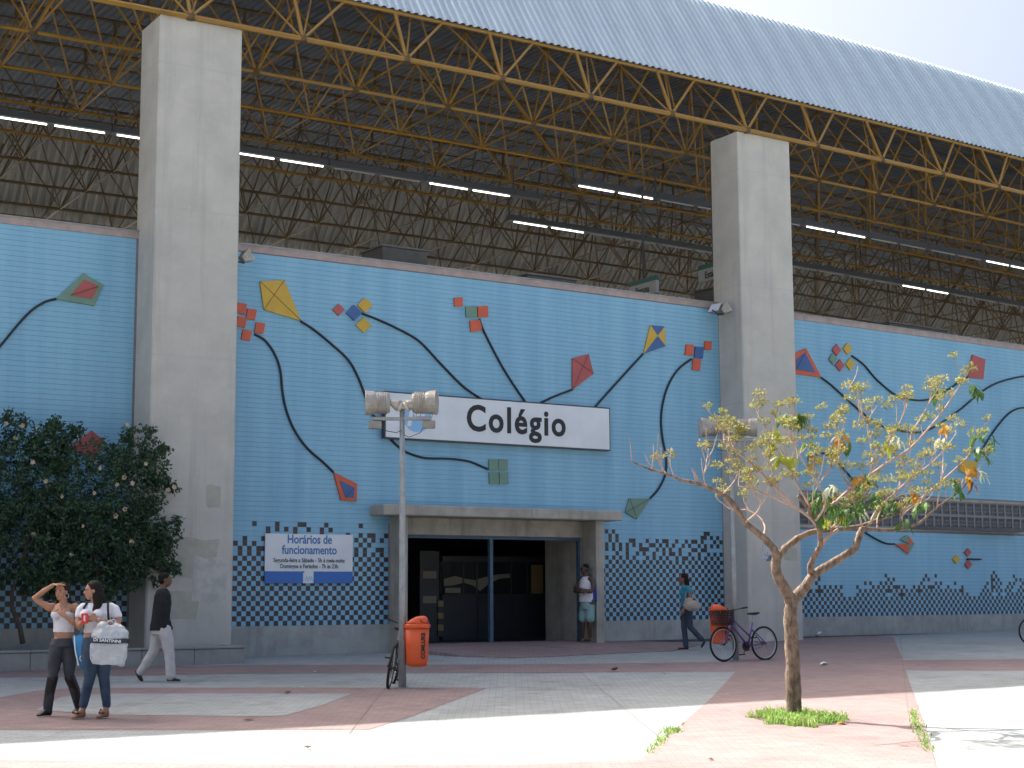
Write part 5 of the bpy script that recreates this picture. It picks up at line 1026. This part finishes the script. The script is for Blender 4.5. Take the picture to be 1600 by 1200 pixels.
M_eye = mat('eye', (.02,.015,.012), .2); M_lip = mat('lips', (.30,.10,.08), .5); M_lipd = mat('dark lips', (.13,.06,.05), .5)
def features(g, R, parent, s=1.0, lip=None, brow=None):
    b = Body()
    for y in (-1, 1): b.ell(g(.086, y*.031, .014), .006*s, .014*s, .006*s, R, 10, 6)
    b.build('eyes', M_eye, parent, smooth=True)
    b = Body()
    for y in (-1, 1): b.ell(g(.088, y*.032, .034), .005*s, .020*s, .004*s, R, 10, 6)
    b.build('eyebrows', brow or M_eye, parent, smooth=True)
    b = Body(); b.ell(g(.0895, 0, -.059), .006*s, .023*s, .0085*s, R, 10, 6); b.build('mouth', lip or M_lip, parent, smooth=True)
def shoe(b, ankle, toe, w=.042, h=.05, heel=0.0):
    a = Vector(ankle); t = Vector(toe); d = Vector((t.x-a.x, t.y-a.y, 0)); L_ = d.length; d.normalize(); s = Vector((-d.y, d.x, 0))
    zs = t.z
    V = []; n = 12; secs = [(-.055, .030, .06+heel), (-.03, .036, .075+heel), (.02, .036, .07+heel*.8), (L_*.5, .040, .05+heel*.35), (L_*.8, w, .04), (L_, .032, .03), (L_+.012, .012, .018)]
    for x_, w_, h_ in secs:
        for k in range(n): an = 2*pi*k/n; V.append(Vector((a.x, a.y, zs + h_*.5)) + d * x_ + s * (w_*cos(an)) + Vector((0, 0, h_*.5*sin(an))))
    F = [(i*n+j, i*n+(j+1)%n, (i+1)*n+(j+1)%n, (i+1)*n+j) for i in range(len(secs)-1) for j in range(n)] + [tuple(range(n))[::-1], tuple((len(secs)-1)*n+j for j in range(n))]
    b.add(V, F)
def skin(name, c, r=.5): return mat(name, c, r, tuple(v*.85 for v in c), 12, bump=.05, bscale=60)
S_tan = skin('tanned skin', (.42,.21,.14)); S_tan2 = skin('light brown skin', (.43,.22,.13)); S_dark = skin('dark brown skin', (.085,.045,.032)); S_brown = skin('brown skin', (.17,.085,.055)); S_mid = skin('warm brown skin', (.25,.12,.08))
M_hair = mat('black hair', (.008,.006,.006), .65, (.014,.010,.009), 14, spec=.2, bump=.6, bscale=50, stretch=(1,1,.12)); M_hairb = mat('dark brown hair', (.016,.010,.008), .65, (.026,.016,.011), 14, spec=.2, bump=.6, bscale=50, stretch=(1,1,.12))
def cloth(name, c, c2=None, r=.85, sc=8, b=.3): return mat(name, c, r, c2 or tuple(v*.82 for v in c), sc, bump=b, bscale=90)
CL = {'white': cloth('white cotton', (.76,.76,.80)), 'jean_black': cloth('faded black denim', (.022,.026,.034), (.060,.072,.082), sc=4), 'jean_blue': cloth('dark blue denim', (.018,.042,.085), (.05,.09,.14), sc=4), 'black': cloth('black jacket cloth', (.012,.013,.017)),
      'cream': cloth('off white cotton trousers', (.56,.54,.53), (.46,.43,.42)), 'teal': cloth('teal jersey', (.02,.19,.27), (.03,.25,.33)), 'mint': cloth('pale mint shorts', (.25,.42,.41), (.22,.37,.37)), 'blue': cloth('royal blue trim', (.02,.05,.28)), 'beige': cloth('beige canvas bag', (.40,.34,.28), (.30,.25,.21), sc=6), 'jean2': cloth('slate blue jeans', (.03,.045,.075), (.05,.07,.10), sc=4)}
M_sole = mat('dark shoe leather', (.02,.016,.015), .6); M_cork = mat('cork wedge', (.26,.15,.08), .7); M_bootb = mat('black boot leather', (.010,.010,.012), .4)
def person(label, px, py, rz=None): return thing('person', label, 'person', (px, py, gz(px, py) + .014), RZ if rz is None else rz)

# -- woman with raised arm (left)
p = person('woman in a white strapless top and black jeans shading her eyes with a raised hand', -6.43, -9.78)
b = Body(); fc = radians(-105)
g, R = head(b, (-.015, .0, 1.545), fc, .96, .0)
b.limb([(.015,.03,1.36),(.005,.01,1.47)], [.052,.047])
b.loft([(.03,.03,.96,.12,.09,-.1),(.03,.03,1.01,.130,.095,-.1),(.02,.03,1.08,.118,.088,-.1),(.015,.03,1.17,.118,.09,-.1),(.01,.02,1.27,.135,.105,-.15),(.01,.025,1.34,.145,.085,-.15),(.012,.03,1.385,.115,.060,-.15),(.012,.03,1.41,.06,.05,0)])
for s in (-1, 1): b.ell((.01 + s*.062, -.075, 1.275), .062, .055, .062)
b.limb([(-.135,.03,1.352),(-.17,.0,1.355)], [.058,.052]); b.limb([(-.16,.0,1.355),(-.255,-.02,1.40),(-.345,-.03,1.468)], [.048,.043,.034]); b.limb([(-.345,-.03,1.468),(-.22,-.06,1.56),(-.10,-.07,1.635)], [.036,.034,.023])
hand(b, V3(-.10,-.07,1.635), V3(.95,.10,.08), V3(.1,.1,-1), .95, .25)
b.limb([(.155,.02,1.352),(.185,.02,1.33)], [.056,.05]); b.limb([(.18,.02,1.33),(.225,.02,1.20),(.24,.0,1.09)], [.046,.041,.034]); b.limb([(.24,.0,1.09),(.17,-.12,1.17),(.09,-.17,1.245)], [.036,.034,.022])
hand(b, V3(.09,-.17,1.245), V3(-.7,.05,.5), V3(.2,.9,.1), .92, .9)
b.limb([(-.04,.02,.93),(-.07,-.02,.66),(-.075,-.04,.5)], [.07,.055,.04]); b.limb([(.10,.05,.93),(.11,.03,.66),(.115,.01,.5)], [.07,.055,.04]); b.limb([(-.075,-.04,.5),(-.145,.02,.08)], [.04,.03]); b.limb([(.115,.01,.5),(.165,.10,.3),(.20,.17,.12)], [.04,.035,.03])
fuse('body', b, S_tan2, p, .0075, 3); features(g, R, p, .96)
b = Body(); b.loft([(.02,.03,1.04,.134,.104,-.1),(.02,.03,1.10,.129,.10,-.1),(.015,.03,1.17,.128,.10,-.1),(.01,.02,1.25,.143,.115,-.15),(.01,.022,1.285,.146,.108,-.15)])
for s in (-1, 1): b.ell((.01 + s*.062, -.079, 1.262), .067, .058, .060)
fuse('top', b, CL['white'], p, .008, 2, .006)
b = Body(); b.loft([(.03,.03,.86,.17,.125,-.1),(.03,.03,.92,.168,.12,-.1),(.03,.03,.96,.155,.112,-.1)])
b.limb([(-.045,.02,.86),(-.07,-.02,.66),(-.075,-.04,.50)], [.105,.085,.062]); b.limb([(-.075,-.04,.50),(-.115,-.01,.30),(-.145,.02,.08)], [.062,.060,.058])
b.limb([(.105,.05,.86),(.11,.03,.66),(.115,.01,.50)], [.105,.085,.062]); b.limb([(.115,.01,.50),(.165,.10,.30),(.20,.17,.12)], [.062,.058,.055]); fuse('jeans', b, CL['jean_black'], p, .009, 2, .012)
b = Body(); shoe(b, (-.15,.02,.0), (-.245,-.08,.0), heel=.05); b.limb([(-.15,.02,.07),(-.145,.02,.15),(-.115,-.01,.32),(-.08,-.035,.47)], [.05,.060,.066,.070]); b.tube([(-.135,.035,.06),(-.13,.04,0)], .012, 8); fuse('boot', b, M_bootb, p, .008, 1)
b = Body(); shoe(b, (.205,.18,.03), (.16,.09,.02), heel=.05); b.limb([(.20,.17,.1),(.19,.15,.18),(.165,.10,.32),(.12,.02,.47)], [.048,.058,.064,.069]); fuse('boot', b, M_bootb, p, .008, 1)
b = Body(); c_ = Vector((-.015,.0,1.545)); b.ell(g(-.03,0,.04), .094, .085, .092, R, 20, 12); b.ell(g(-.065,0,-.03), .06, .085, .11, R); b.limb([g(-.07,-.05,-.04), g(-.08,-.085,-.15), g(-.07,-.10,-.26)], [.04,.038,.018]); b.limb([g(-.07,.05,-.04), g(-.08,.07,-.15), g(-.09,.075,-.28)], [.04,.035,.018]); fuse('hair', b, M_hairb, p, .009, 2, .01)
b = MB(); b.tube([(.0+.028*cos(a)+.068, -.055, 1.495+.028*sin(a)) for a in [2*pi*k/16 for k in range(16)]], .0035, 6, closed=True); b.build('earring', M_rim, p)
b = MB(); b.tube([(-.04,-.055,1.40),(-.01,-.085,1.345),(.01,-.10,1.335),(.03,-.09,1.345),(.06,-.05,1.40)], .003, 5); b.build('necklace', M_rim, p)
p1 = p
M_cyan = mat('cyan plastic bag', (.02,.22,.50), .35, (.03,.30,.60), 5, bump=.5, bscale=14); M_cyanw = mat('white plastic', (.72,.75,.78), .4)
t = thing('shopping_bag', 'small bright blue plastic bag hanging between the two women', 'bag', tuple(p1.matrix_basis @ Vector((.32, -.18, .60))), RZ)
b = MB(); V = []
for z_, w_, d_ in ((0,.02,.01),(.08,.055,.03),(.20,.10,.045),(.33,.125,.045),(.40,.13,.03)):
    for k in range(14): a = 2*pi*k/14; V.append((w_*cos(a) - .04*(.4-z_)*-1.2, d_*sin(a) + .01*sin(5*a), z_ + .012*sin(3*a)))
b.add(V, [(i*14+j, i*14+(j+1)%14, (i+1)*14+(j+1)%14, (i+1)*14+j) for i in range(4) for j in range(14)] + [tuple(range(14))[::-1]]); b.build('bag_body', M_cyan, t, smooth=True)
b = MB(); b.tube([(-.10,-.01,.40),(-.075,-.045,.22),(-.03,-.04,.03)], .010, 6); b.tube([(.02+.035*cos(a),-.048,.12+.035*sin(a)) for a in [2*pi*k/12 for k in range(12)]], .007, 5, closed=True); b.build('white_print', M_cyanw, t)
b = MB(); b.tube([(-.06,0,.39),(.0,-.0,.47),(.06,0,.39)], .006, 5); b.build('handle', M_cyan, t)

# -- woman with the big bag
p = person('woman with long black hair in a white T-shirt and blue jeans, looking left', -6.15, -10.22)
b = Body(); fc = radians(-158)
g, R = head(b, (-.035, 0, 1.565), fc, 1.0, -.02)
b.limb([(.01,.03,1.37),(-.01,.02,1.48)], [.058,.052])
ro = .25
b.loft([(.03,.04,.97,.17,.13,ro),(.03,.04,1.06,.155,.12,ro),(.03,.03,1.17,.15,.12,ro),(.025,.03,1.28,.165,.125,ro),(.025,.035,1.355,.175,.09,ro),(.025,.035,1.40,.13,.065,ro),(.02,.03,1.425,.065,.05,0)])
for s in (-1, 1): b.ell((-.01 + s*.07, -.085 + s*.02, 1.275), .068, .06, .065)
b.limb([(.185,.075,1.355),(.235,.07,1.325)], [.06,.058]); b.limb([(.235,.07,1.325),(.29,.04,1.20),(.285,-.02,1.12)], [.058,.048,.040]); b.limb([(.285,-.02,1.12),(.17,-.15,1.175),(.05,-.20,1.225)], [.042,.038,.026]); hand(b, V3(.05,-.20,1.225), V3(-1,-.05,.10), V3(.1,.6,-.8), 1.0, .7)
b.limb([(-.135,-.01,1.355),(-.165,-.02,1.325)], [.058,.054]); b.limb([(-.165,-.02,1.325),(-.185,-.05,1.20),(-.155,-.10,1.13)], [.052,.045,.038]); b.limb([(-.155,-.10,1.13),(-.11,-.17,1.17),(-.05,-.21,1.21)], [.038,.035,.025]); hand(b, V3(-.06,-.21,1.205), V3(.8,-.05,.35), V3(-.1,.7,.6), .95, .8)
b.limb([(-.04,.03,.9),(-.03,-.02,.66),(-.03,-.02,.5)], [.08,.06,.045]); b.limb([(.10,.05,.9),(.125,.05,.66),(.13,.04,.5)], [.08,.06,.045]); b.limb([(-.03,-.02,.5),(-.07,-.01,.32),(-.10,.0,.12)], [.045,.04,.036]); b.limb([(.13,.04,.5),(.16,.08,.12)], [.055,.038]); b.limb([(-.11,.0,.13),(-.13,-.03,.06)],[.038,.035]); b.limb([(.165,.08,.13),(.15,.05,.06)],[.038,.035]); b.ell((-.16,-.08,.075),.035,.05,.022); b.ell((.13,-.0,.075),.035,.05,.022)
fuse('body', b, S_tan, p, .0075, 3); features(g, R, p, 1.0)
b = Body(); b.loft([(.03,.035,1.045,.165,.13,ro),(.03,.035,1.09,.16,.127,ro),(.03,.03,1.17,.162,.13,ro),(.025,.03,1.28,.176,.136,ro),(.025,.035,1.355,.185,.10,ro),(.025,.035,1.405,.135,.072,ro),(.02,.03,1.42,.08,.058,0)])
for s in (-1, 1): b.ell((-.01 + s*.07, -.09 + s*.02, 1.272), .073, .065, .068)
b.limb([(.185,.075,1.357),(.235,.07,1.328),(.268,.055,1.262)], [.064,.066,.064]); b.limb([(-.135,-.01,1.357),(-.165,-.02,1.328),(-.178,-.03,1.265)], [.062,.062,.060]); fuse('tshirt', b, CL['white'], p, .008, 2, .010)
b = Body(); b.loft([(.03,.04,.82,.19,.145,ro),(.03,.04,.90,.19,.145,ro),(.03,.04,.965,.18,.138,ro),(.03,.04,.99,.172,.132,ro)])
b.limb([(-.045,.02,.84),(-.03,-.02,.66),(-.03,-.02,.50)], [.115,.095,.072]); b.limb([(-.03,-.02,.50),(-.07,-.01,.32),(-.105,.0,.16)], [.070,.062,.055]); b.limb([(.115,.06,.84),(.125,.05,.66),(.13,.04,.50)], [.115,.095,.072]); b.limb([(.13,.04,.50),(.15,.06,.32),(.165,.08,.16)], [.070,.060,.055]); fuse('jeans', b, CL['jean_blue'], p, .009, 2, .010)
b = Body(); shoe(b, (-.125,-.02,.0), (-.20,-.15,.0), .045, heel=.035); fuse('wedge_sandal', b, M_cork, p, .008, 1); b = Body(); shoe(b, (.15,.06,.0), (.09,-.07,.0), .045, heel=.035); fuse('wedge_sandal', b, M_cork, p, .008, 1)
b = MB(); b.tube([(-.19,-.07,.055),(-.165,-.105,.10),(-.13,-.11,.055)], .012, 6); b.tube([(.09,.02,.055),(.115,-.02,.10),(.155,-.02,.055)], .012, 6); b.build('sandal_strap', M_sole, p)
b = Body(); b.ell(g(-.028,0,.04), .098, .088, .096, R, 20, 12); b.ell(g(-.07,0,-.02), .072, .092, .12, R); b.limb([g(-.06,.04,-.05), g(-.06,.06,-.18), g(-.0,.085,-.30)], [.065,.055,.03]); b.limb([g(-.09,-.02,-.06), g(-.12,.0,-.2), g(-.10,.02,-.30)], [.07,.06,.035]); fuse('hair', b, M_hair, p, .009, 2, .012)
b = MB(); b.tube([(.165,.01,1.43),(.185,-.075,1.37),(.20,-.10,1.25),(.205,-.04,1.12)], .014, 6); b.tube([(-.09,-.02,1.42),(-.115,-.09,1.35)], .014, 6); b.build('straps', CL['black'], p)
b = MB(); b.tube([(.115+.03*cos(a)*.3,-.175+.03*cos(a),1.20+.032*sin(a)) for a in [2*pi*k/14 for k in range(14)]], .006, 6, closed=True); b.build('wristwatch', M_rim, p)
b = Body(); b.ell((.06,.20,1.22), .14, .08, .16); fuse('backpack', b, CL['black'], p, .015, 1)
p2 = p
t = thing('drink_carton', 'small bright red carton held by the woman in the white T-shirt', 'carton', tuple(p2.matrix_basis @ Vector((-.055, -.245, 1.165))), RZ)
M_red = mat('red carton', (.62,.03,.02), .4); b = MB(); b.box((-.04,-.02,0),(.04,.02,.125)); b.build('carton_body', M_red, t, bevel=.004); b = MB(); b.box((-.008,-.0225,.03),(.012,-.021,.10)); b.build('carton_stripe', M_cyanw, t)
M_silver = mat('silver grey plastic bag', (.42,.46,.50), .38, (.52,.54,.54), 4, bump=.8, bscale=9); M_stripe = mat('navy bag stripe', (.015,.025,.05), .45)
t = thing('carrier_bag', 'big silver grey bag with a navy lettered stripe on the arm of the dark-haired woman', 'bag', tuple(p2.matrix_basis @ Vector((.245, -.26, .665))), RZ - .06); t.rotation_euler.y = .07
def bagring(z_):
    w_ = .215 + .02*sin(z_*7) - (.035 if z_ > .42 else 0) - (.02 if z_ < .03 else 0); d_ = .075 - .04*max(0, (z_-.3))/.18; return [(w_*abs(cos(a))**.6*(1 if cos(a)>0 else -1) + .006*sin(9*a+z_*20), d_*abs(sin(a))**.7*(1 if sin(a)>0 else -1) + .005*sin(7*a+z_*13), z_ + .012*cos(a*2+1)) for a in [2*pi*k/32 for k in range(32)]]
V = []; zs = [0,.04,.10,.16,.22,.28,.34,.40,.45,.475]
for z_ in zs: V += bagring(z_)
b = Body(); b.add(V, [(i*32+j, i*32+(j+1)%32, (i+1)*32+(j+1)%32, (i+1)*32+j) for i in range(len(zs)-1) for j in range(32)] + [tuple(range(32))[::-1], tuple((len(zs)-1)*32+j for j in range(32))]); b.ell((-.10,.0,.47),.07,.05,.05); b.ell((.08,.01,.46),.09,.05,.045); b.ell((.17,-.01,.03),.06,.05,.05); fuse('bag_body', b, M_silver, t, .008, 1, .045)
V = []
for z_ in (.262, .292, .322):
    V += [(x*1.04, y*1.10 - (.014 if y < 0 else -.014), z) for x, y, z in bagring(z_)]
b = MB(); b.add(V, [(i*32+j, i*32+(j+1)%32, (i+1)*32+(j+1)%32, (i+1)*32+j) for i in range(2) for j in range(32)]); b.build('stripe', M_stripe, t, smooth=True)
text('lettering', 'DI SANTINNI', .052, M_cyanw, t, Matrix.Translation((.0, -.1045, .276)) @ UPR, bold=.001, depth=.001, sx=1.15)
b = MB(); b.tube([(-.08,-.02,.47),(-.04,.0,.53),(.03,.02,.55),(.08,0,.47)], .009, 6); b.tube([(-.12,.02,.47),(-.02,.04,.53),(.10,.02,.47)], .009, 6); b.build('handle', M_silver, t)

# -- man in black walking away
p = person('man in a black jacket and off-white trousers striding right past the left pillar', -3.46, -5.12)
b = Body(); g, R = head(b, (.075, .0, 1.605), radians(18), 1.02); b.limb([(.03,.0,1.42),(.055,.0,1.52)], [.058,.052])
b.limb([(.09,-.13,.88),(.12,-.13,.80)], [.034,.030]); hand(b, V3(.115,-.13,.82), V3(.12,0,-1), V3(-.2,1,0), 1.05, .6)
b.loft([(.02,0,.9,.10,.13,0),(.03,0,1.2,.10,.15,0),(.035,0,1.36,.09,.16,0),(.03,0,1.43,.06,.09,0)]); b.limb([(.055,-.15,1.37),(.08,-.18,1.10),(.10,-.14,.87)], [.045,.04,.034]); b.limb([(.02,.15,1.37),(.0,.2,1.2),(.06,.19,.98),(.12,.15,.90)], [.045,.042,.036,.03])
b.limb([(-.03,.06,.85),(-.07,.08,.62),(-.11,.09,.46)], [.08,.06,.045]); b.limb([(.09,-.07,.85),(.15,-.08,.62),(.18,-.08,.46)], [.08,.06,.045]); b.limb([(-.11,.09,.46),(-.22,.11,.29),(-.315,.12,.14)], [.045,.04,.035]); b.limb([(.18,-.08,.46),(.21,-.08,.08)], [.045,.035]); fuse('body', b, S_brown, p, .009, 3); features(g, R, p, 1.0, M_lipd)
b = Body(); b.loft([(.0,0,.80,.155,.185,.0),(.005,0,.90,.15,.18,.0),(.02,0,1.05,.142,.178,.0),(.035,0,1.22,.142,.188,.0),(.04,0,1.36,.13,.195,.0),(.035,0,1.43,.10,.13,.0),(.04,0,1.465,.065,.07,.0)])
b.limb([(.055,-.16,1.385),(.08,-.19,1.25),(.085,-.185,1.10)], [.068,.066,.058]); b.limb([(.085,-.185,1.10),(.09,-.15,.98),(.10,-.14,.87)], [.056,.052,.048]); b.limb([(.02,.16,1.385),(.0,.2,1.2),(.06,.19,.98),(.12,.15,.90)], [.066,.062,.052,.045]); b.limb([(.10,-.02,.90),(.17,-.02,.84)], [.10,.05]); fuse('jacket', b, CL['black'], p, .010, 2, .014)
b = Body(); b.loft([(.01,0,.74,.14,.17,0),(.02,0,.84,.145,.175,0),(.02,0,.95,.135,.165,0)])
b.limb([(-.03,.06,.80),(-.07,.08,.62),(-.11,.09,.46)], [.112,.096,.080]); b.limb([(-.11,.09,.46),(-.22,.11,.29),(-.315,.12,.14)], [.080,.074,.066]); b.limb([(.09,-.07,.80),(.15,-.08,.62),(.18,-.08,.46)], [.115,.10,.085]); b.limb([(.18,-.08,.46),(.20,-.08,.26),(.215,-.08,.085)], [.084,.080,.078]); fuse('trousers', b, CL['cream'], p, .010, 2, .020)
b = Body(); shoe(b, (.21,-.08,.0), (.36,-.07,.0)); fuse('shoe', b, M_sole, p, .008, 1); b = Body(); Rt = Matrix.Rotation(radians(58), 3, 'Y'); b.ell((-.335,.12,.075), .115, .042, .036, Rt, 14, 8); fuse('shoe', b, M_sole, p, .008, 1)
b = Body(); b.ell(g(-.022,0,.045), .094, .084, .085, R, 20, 12); b.ell(g(-.055,0,.0), .055, .078, .07, R); fuse('hair', b, M_hair, p, .009, 1, .004)

# -- man leaning in the doorway, arms folded
p = person('man in a white vest and pale mint shorts leaning with folded arms inside the doorway', 8.20, -.30, RZ - .55); p.location.z = .175
b = Body(); g, R = head(b, (.0, .0, 1.59), radians(-130), 1.0); b.limb([(.02,.02,1.40),(.01,.01,1.50)], [.062,.056])
b.loft([(.03,.03,.90,.15,.11,-.3),(.03,.03,1.05,.15,.11,-.3),(.03,.03,1.22,.165,.115,-.3),(.03,.03,1.36,.17,.095,-.3),(.025,.03,1.42,.11,.06,-.3)])
b.limb([(.16,-.04,1.375),(.235,-.05,1.32),(.27,-.10,1.17),(.235,-.15,1.09)], [.062,.06,.050,.044]); b.limb([(.235,-.15,1.09),(.08,-.24,1.12),(-.06,-.23,1.15)], [.046,.042,.034]); hand(b, V3(-.06,-.23,1.15), V3(-.9,.2,.2), V3(.2,1,0), 1.0, .5)
b.limb([(-.13,.08,1.375),(-.19,.06,1.30),(-.22,-.02,1.17),(-.20,-.09,1.10)], [.06,.055,.048,.042]); b.limb([(-.20,-.09,1.10),(-.09,-.22,1.10),(.06,-.27,1.09)], [.042,.038,.034]); hand(b, V3(.06,-.27,1.09), V3(.95,.1,.1), V3(-.1,1,0), 1.0, .5)
b.limb([(-.07,.06,.88),(-.08,.03,.5)], [.10,.058]); b.limb([(-.08,.03,.5),(-.09,.04,.30),(-.10,.05,.08)], [.055,.055,.034]); b.limb([(.13,0,.88),(.13,-.02,.5)], [.10,.058]); b.limb([(.13,-.02,.5),(.12,0,.30),(.11,.02,.08)], [.055,.055,.034])
b.ell((-.13,-.03,.035), .045, .11, .03, Matrix.Rotation(.5,3,'Z') @ Matrix.Identity(3)); b.ell((.08,-.06,.035), .045, .11, .03, Matrix.Rotation(-.2,3,'Z')); fuse('body', b, S_dark, p, .009, 3); features(g, R, p, 1.0, M_lipd)
b = Body(); b.loft([(.03,.02,.86,.195,.155,-.3),(.03,.02,1.0,.19,.15,-.3),(.03,.02,1.2,.195,.15,-.3),(.03,.02,1.33,.175,.13,-.3),(.03,.02,1.40,.135,.09,-.3),(.025,.03,1.43,.095,.065,-.3)]); fuse('vest', b, CL['white'], p, .010, 2, .012)
b = Body(); b.loft([(.205,.045,.87,.03,.10,-.2),(.205,.045,1.1,.028,.09,-.2),(.20,.045,1.30,.024,.06,-.2)]); fuse('side_panel', b, CL['blue'], p, .010, 1)
b = Body(); b.loft([(.03,.03,.70,.18,.14,-.5),(.03,.03,.80,.185,.145,-.5),(.03,.03,.90,.175,.135,-.5)]); b.limb([(-.055,.06,.76),(-.075,.04,.50)], [.105,.105]); b.limb([(.125,0,.76),(.13,-.01,.50)], [.105,.105]); fuse('shorts', b, CL['mint'], p, .010, 2, .016)
b = Body(); b.ell((-.15,-.04,.010), .052, .13, .012, Matrix.Rotation(.5,3,'Z')); b.build('flip_flop', M_sole, p); b = Body(); b.ell((.08,-.06,.010), .052, .13, .012, Matrix.Rotation(-.2,3,'Z')); b.build('flip_flop', M_sole, p)
b = Body(); b.ell(g(-.02,0,.045), .088, .079, .082, R, 20, 12); fuse('hair', b, M_hair, p, .009, 1)

# -- woman walking left by the right pillar
p = person('woman in a teal top with a beige shoulder bag walking left past the wall', 9.42, -2.42)
b = Body(); g, R = head(b, (-.07, .0, 1.515), radians(175), .97); b.limb([(-.02,.01,1.34),(-.04,0,1.44)], [.052,.046])
b.loft([(.0,0,.92,.11,.15,0),(.0,0,1.05,.10,.13,0),(-.01,0,1.22,.115,.15,0),(-.01,0,1.33,.10,.16,0),(-.015,0,1.37,.06,.08,0)]); b.ell((-.08,-.06,1.22), .06, .06, .06); b.ell((-.08,.06,1.22), .06, .06, .06)
b.limb([(.0,-.155,1.31),(.05,-.19,1.18),(.045,-.20,1.08)], [.05,.044,.038]); b.limb([(.045,-.20,1.08),(-.03,-.21,.97),(-.09,-.21,.87)], [.038,.033,.024]); hand(b, V3(-.09,-.21,.87), V3(-.4,0,-.9), V3(.3,1,0), .95, .7)
b.limb([(-.01,.155,1.31),(-.04,.19,1.12),(-.10,.18,.95)], [.048,.042,.028]); b.limb([(-.02,.05,.9),(-.05,.04,.64),(-.065,.04,.5)], [.07,.05,.04]); b.limb([(.02,-.05,.9),(.04,-.05,.64),(.065,-.04,.5)], [.07,.05,.04]); b.limb([(-.065,.04,.5),(-.03,.04,.08)], [.04,.03]); b.limb([(.065,-.04,.5),(.19,-.05,.34),(.30,-.06,.20)], [.04,.035,.03]); b.ell((-.10,.04,.035), .10, .038, .03); fuse('body', b, S_mid, p, .009, 3); features(g, R, p, .97, M_lipd)
b = Body(); b.loft([(.0,0,.93,.125,.17,0),(.0,0,1.05,.118,.15,0),(-.01,0,1.22,.13,.165,0),(-.01,0,1.33,.112,.17,0),(-.015,0,1.375,.07,.09,0)]); b.ell((-.085,-.06,1.22), .066, .066, .066); b.ell((-.085,.06,1.22), .066, .066, .066); b.limb([(.0,-.155,1.315),(.03,-.18,1.24)], [.058,.056]); b.limb([(-.01,.155,1.315),(-.03,.18,1.24)], [.056,.054]); fuse('top', b, CL['teal'], p, .010, 2, .010)
b = Body(); b.loft([(.0,0,.76,.13,.17,0),(.0,0,.86,.135,.17,0),(.0,0,.96,.12,.155,0)]); b.limb([(-.02,.05,.82),(-.05,.04,.64),(-.065,.04,.48)], [.10,.082,.068]); b.limb([(-.065,.04,.48),(-.045,.04,.28),(-.03,.04,.09)], [.066,.062,.062]); b.limb([(.02,-.05,.82),(.04,-.05,.64),(.065,-.04,.48)], [.10,.082,.068]); b.limb([(.065,-.04,.48),(.19,-.05,.34),(.30,-.06,.22)], [.066,.060,.058]); fuse('jeans', b, CL['jean2'], p, .010, 2, .012)
b = Body(); shoe(b, (-.03,.04,.0), (-.19,.04,.0), .04); fuse('shoe', b, M_sole, p, .008, 1); b = Body(); b.ell((.335,-.06,.115), .10, .036, .028, Matrix.Rotation(radians(-60),3,'Y') , 14, 8); fuse('shoe', b, M_sole, p, .008, 1)
b = Body(); b.ell(g(-.026,0,.04), .092, .082, .09, R, 20, 12); b.ell(g(-.065,0,-.03), .06, .08, .10, R); b.limb([g(-.075,0,-.05), g(-.085,0,-.15), g(-.08,0,-.22)], [.065,.06,.04]); fuse('hair', b, M_hair, p, .009, 2, .008)
p5 = p
t = thing('shoulder_bag', 'beige canvas shoulder bag carried by the woman in the teal top', 'bag', tuple(p5.matrix_basis @ Vector((.08, -.22, .82))), RZ)
b = Body(); b.ell((0,0,.12), .185, .075, .12); b.ell((.04,0,.09), .17, .07, .09); b.ell((-.05,0,.18), .11, .055, .12); fuse('bag_body', b, CL['beige'], t, .010, 2, .03)
b = MB(); b.tube([(-.13,.02,.22),(-.09,.06,.50),(-.05,.10,.53),(.03,.07,.48),(.12,.01,.2)], .012, 6); b.build('strap', CL['beige'], t)
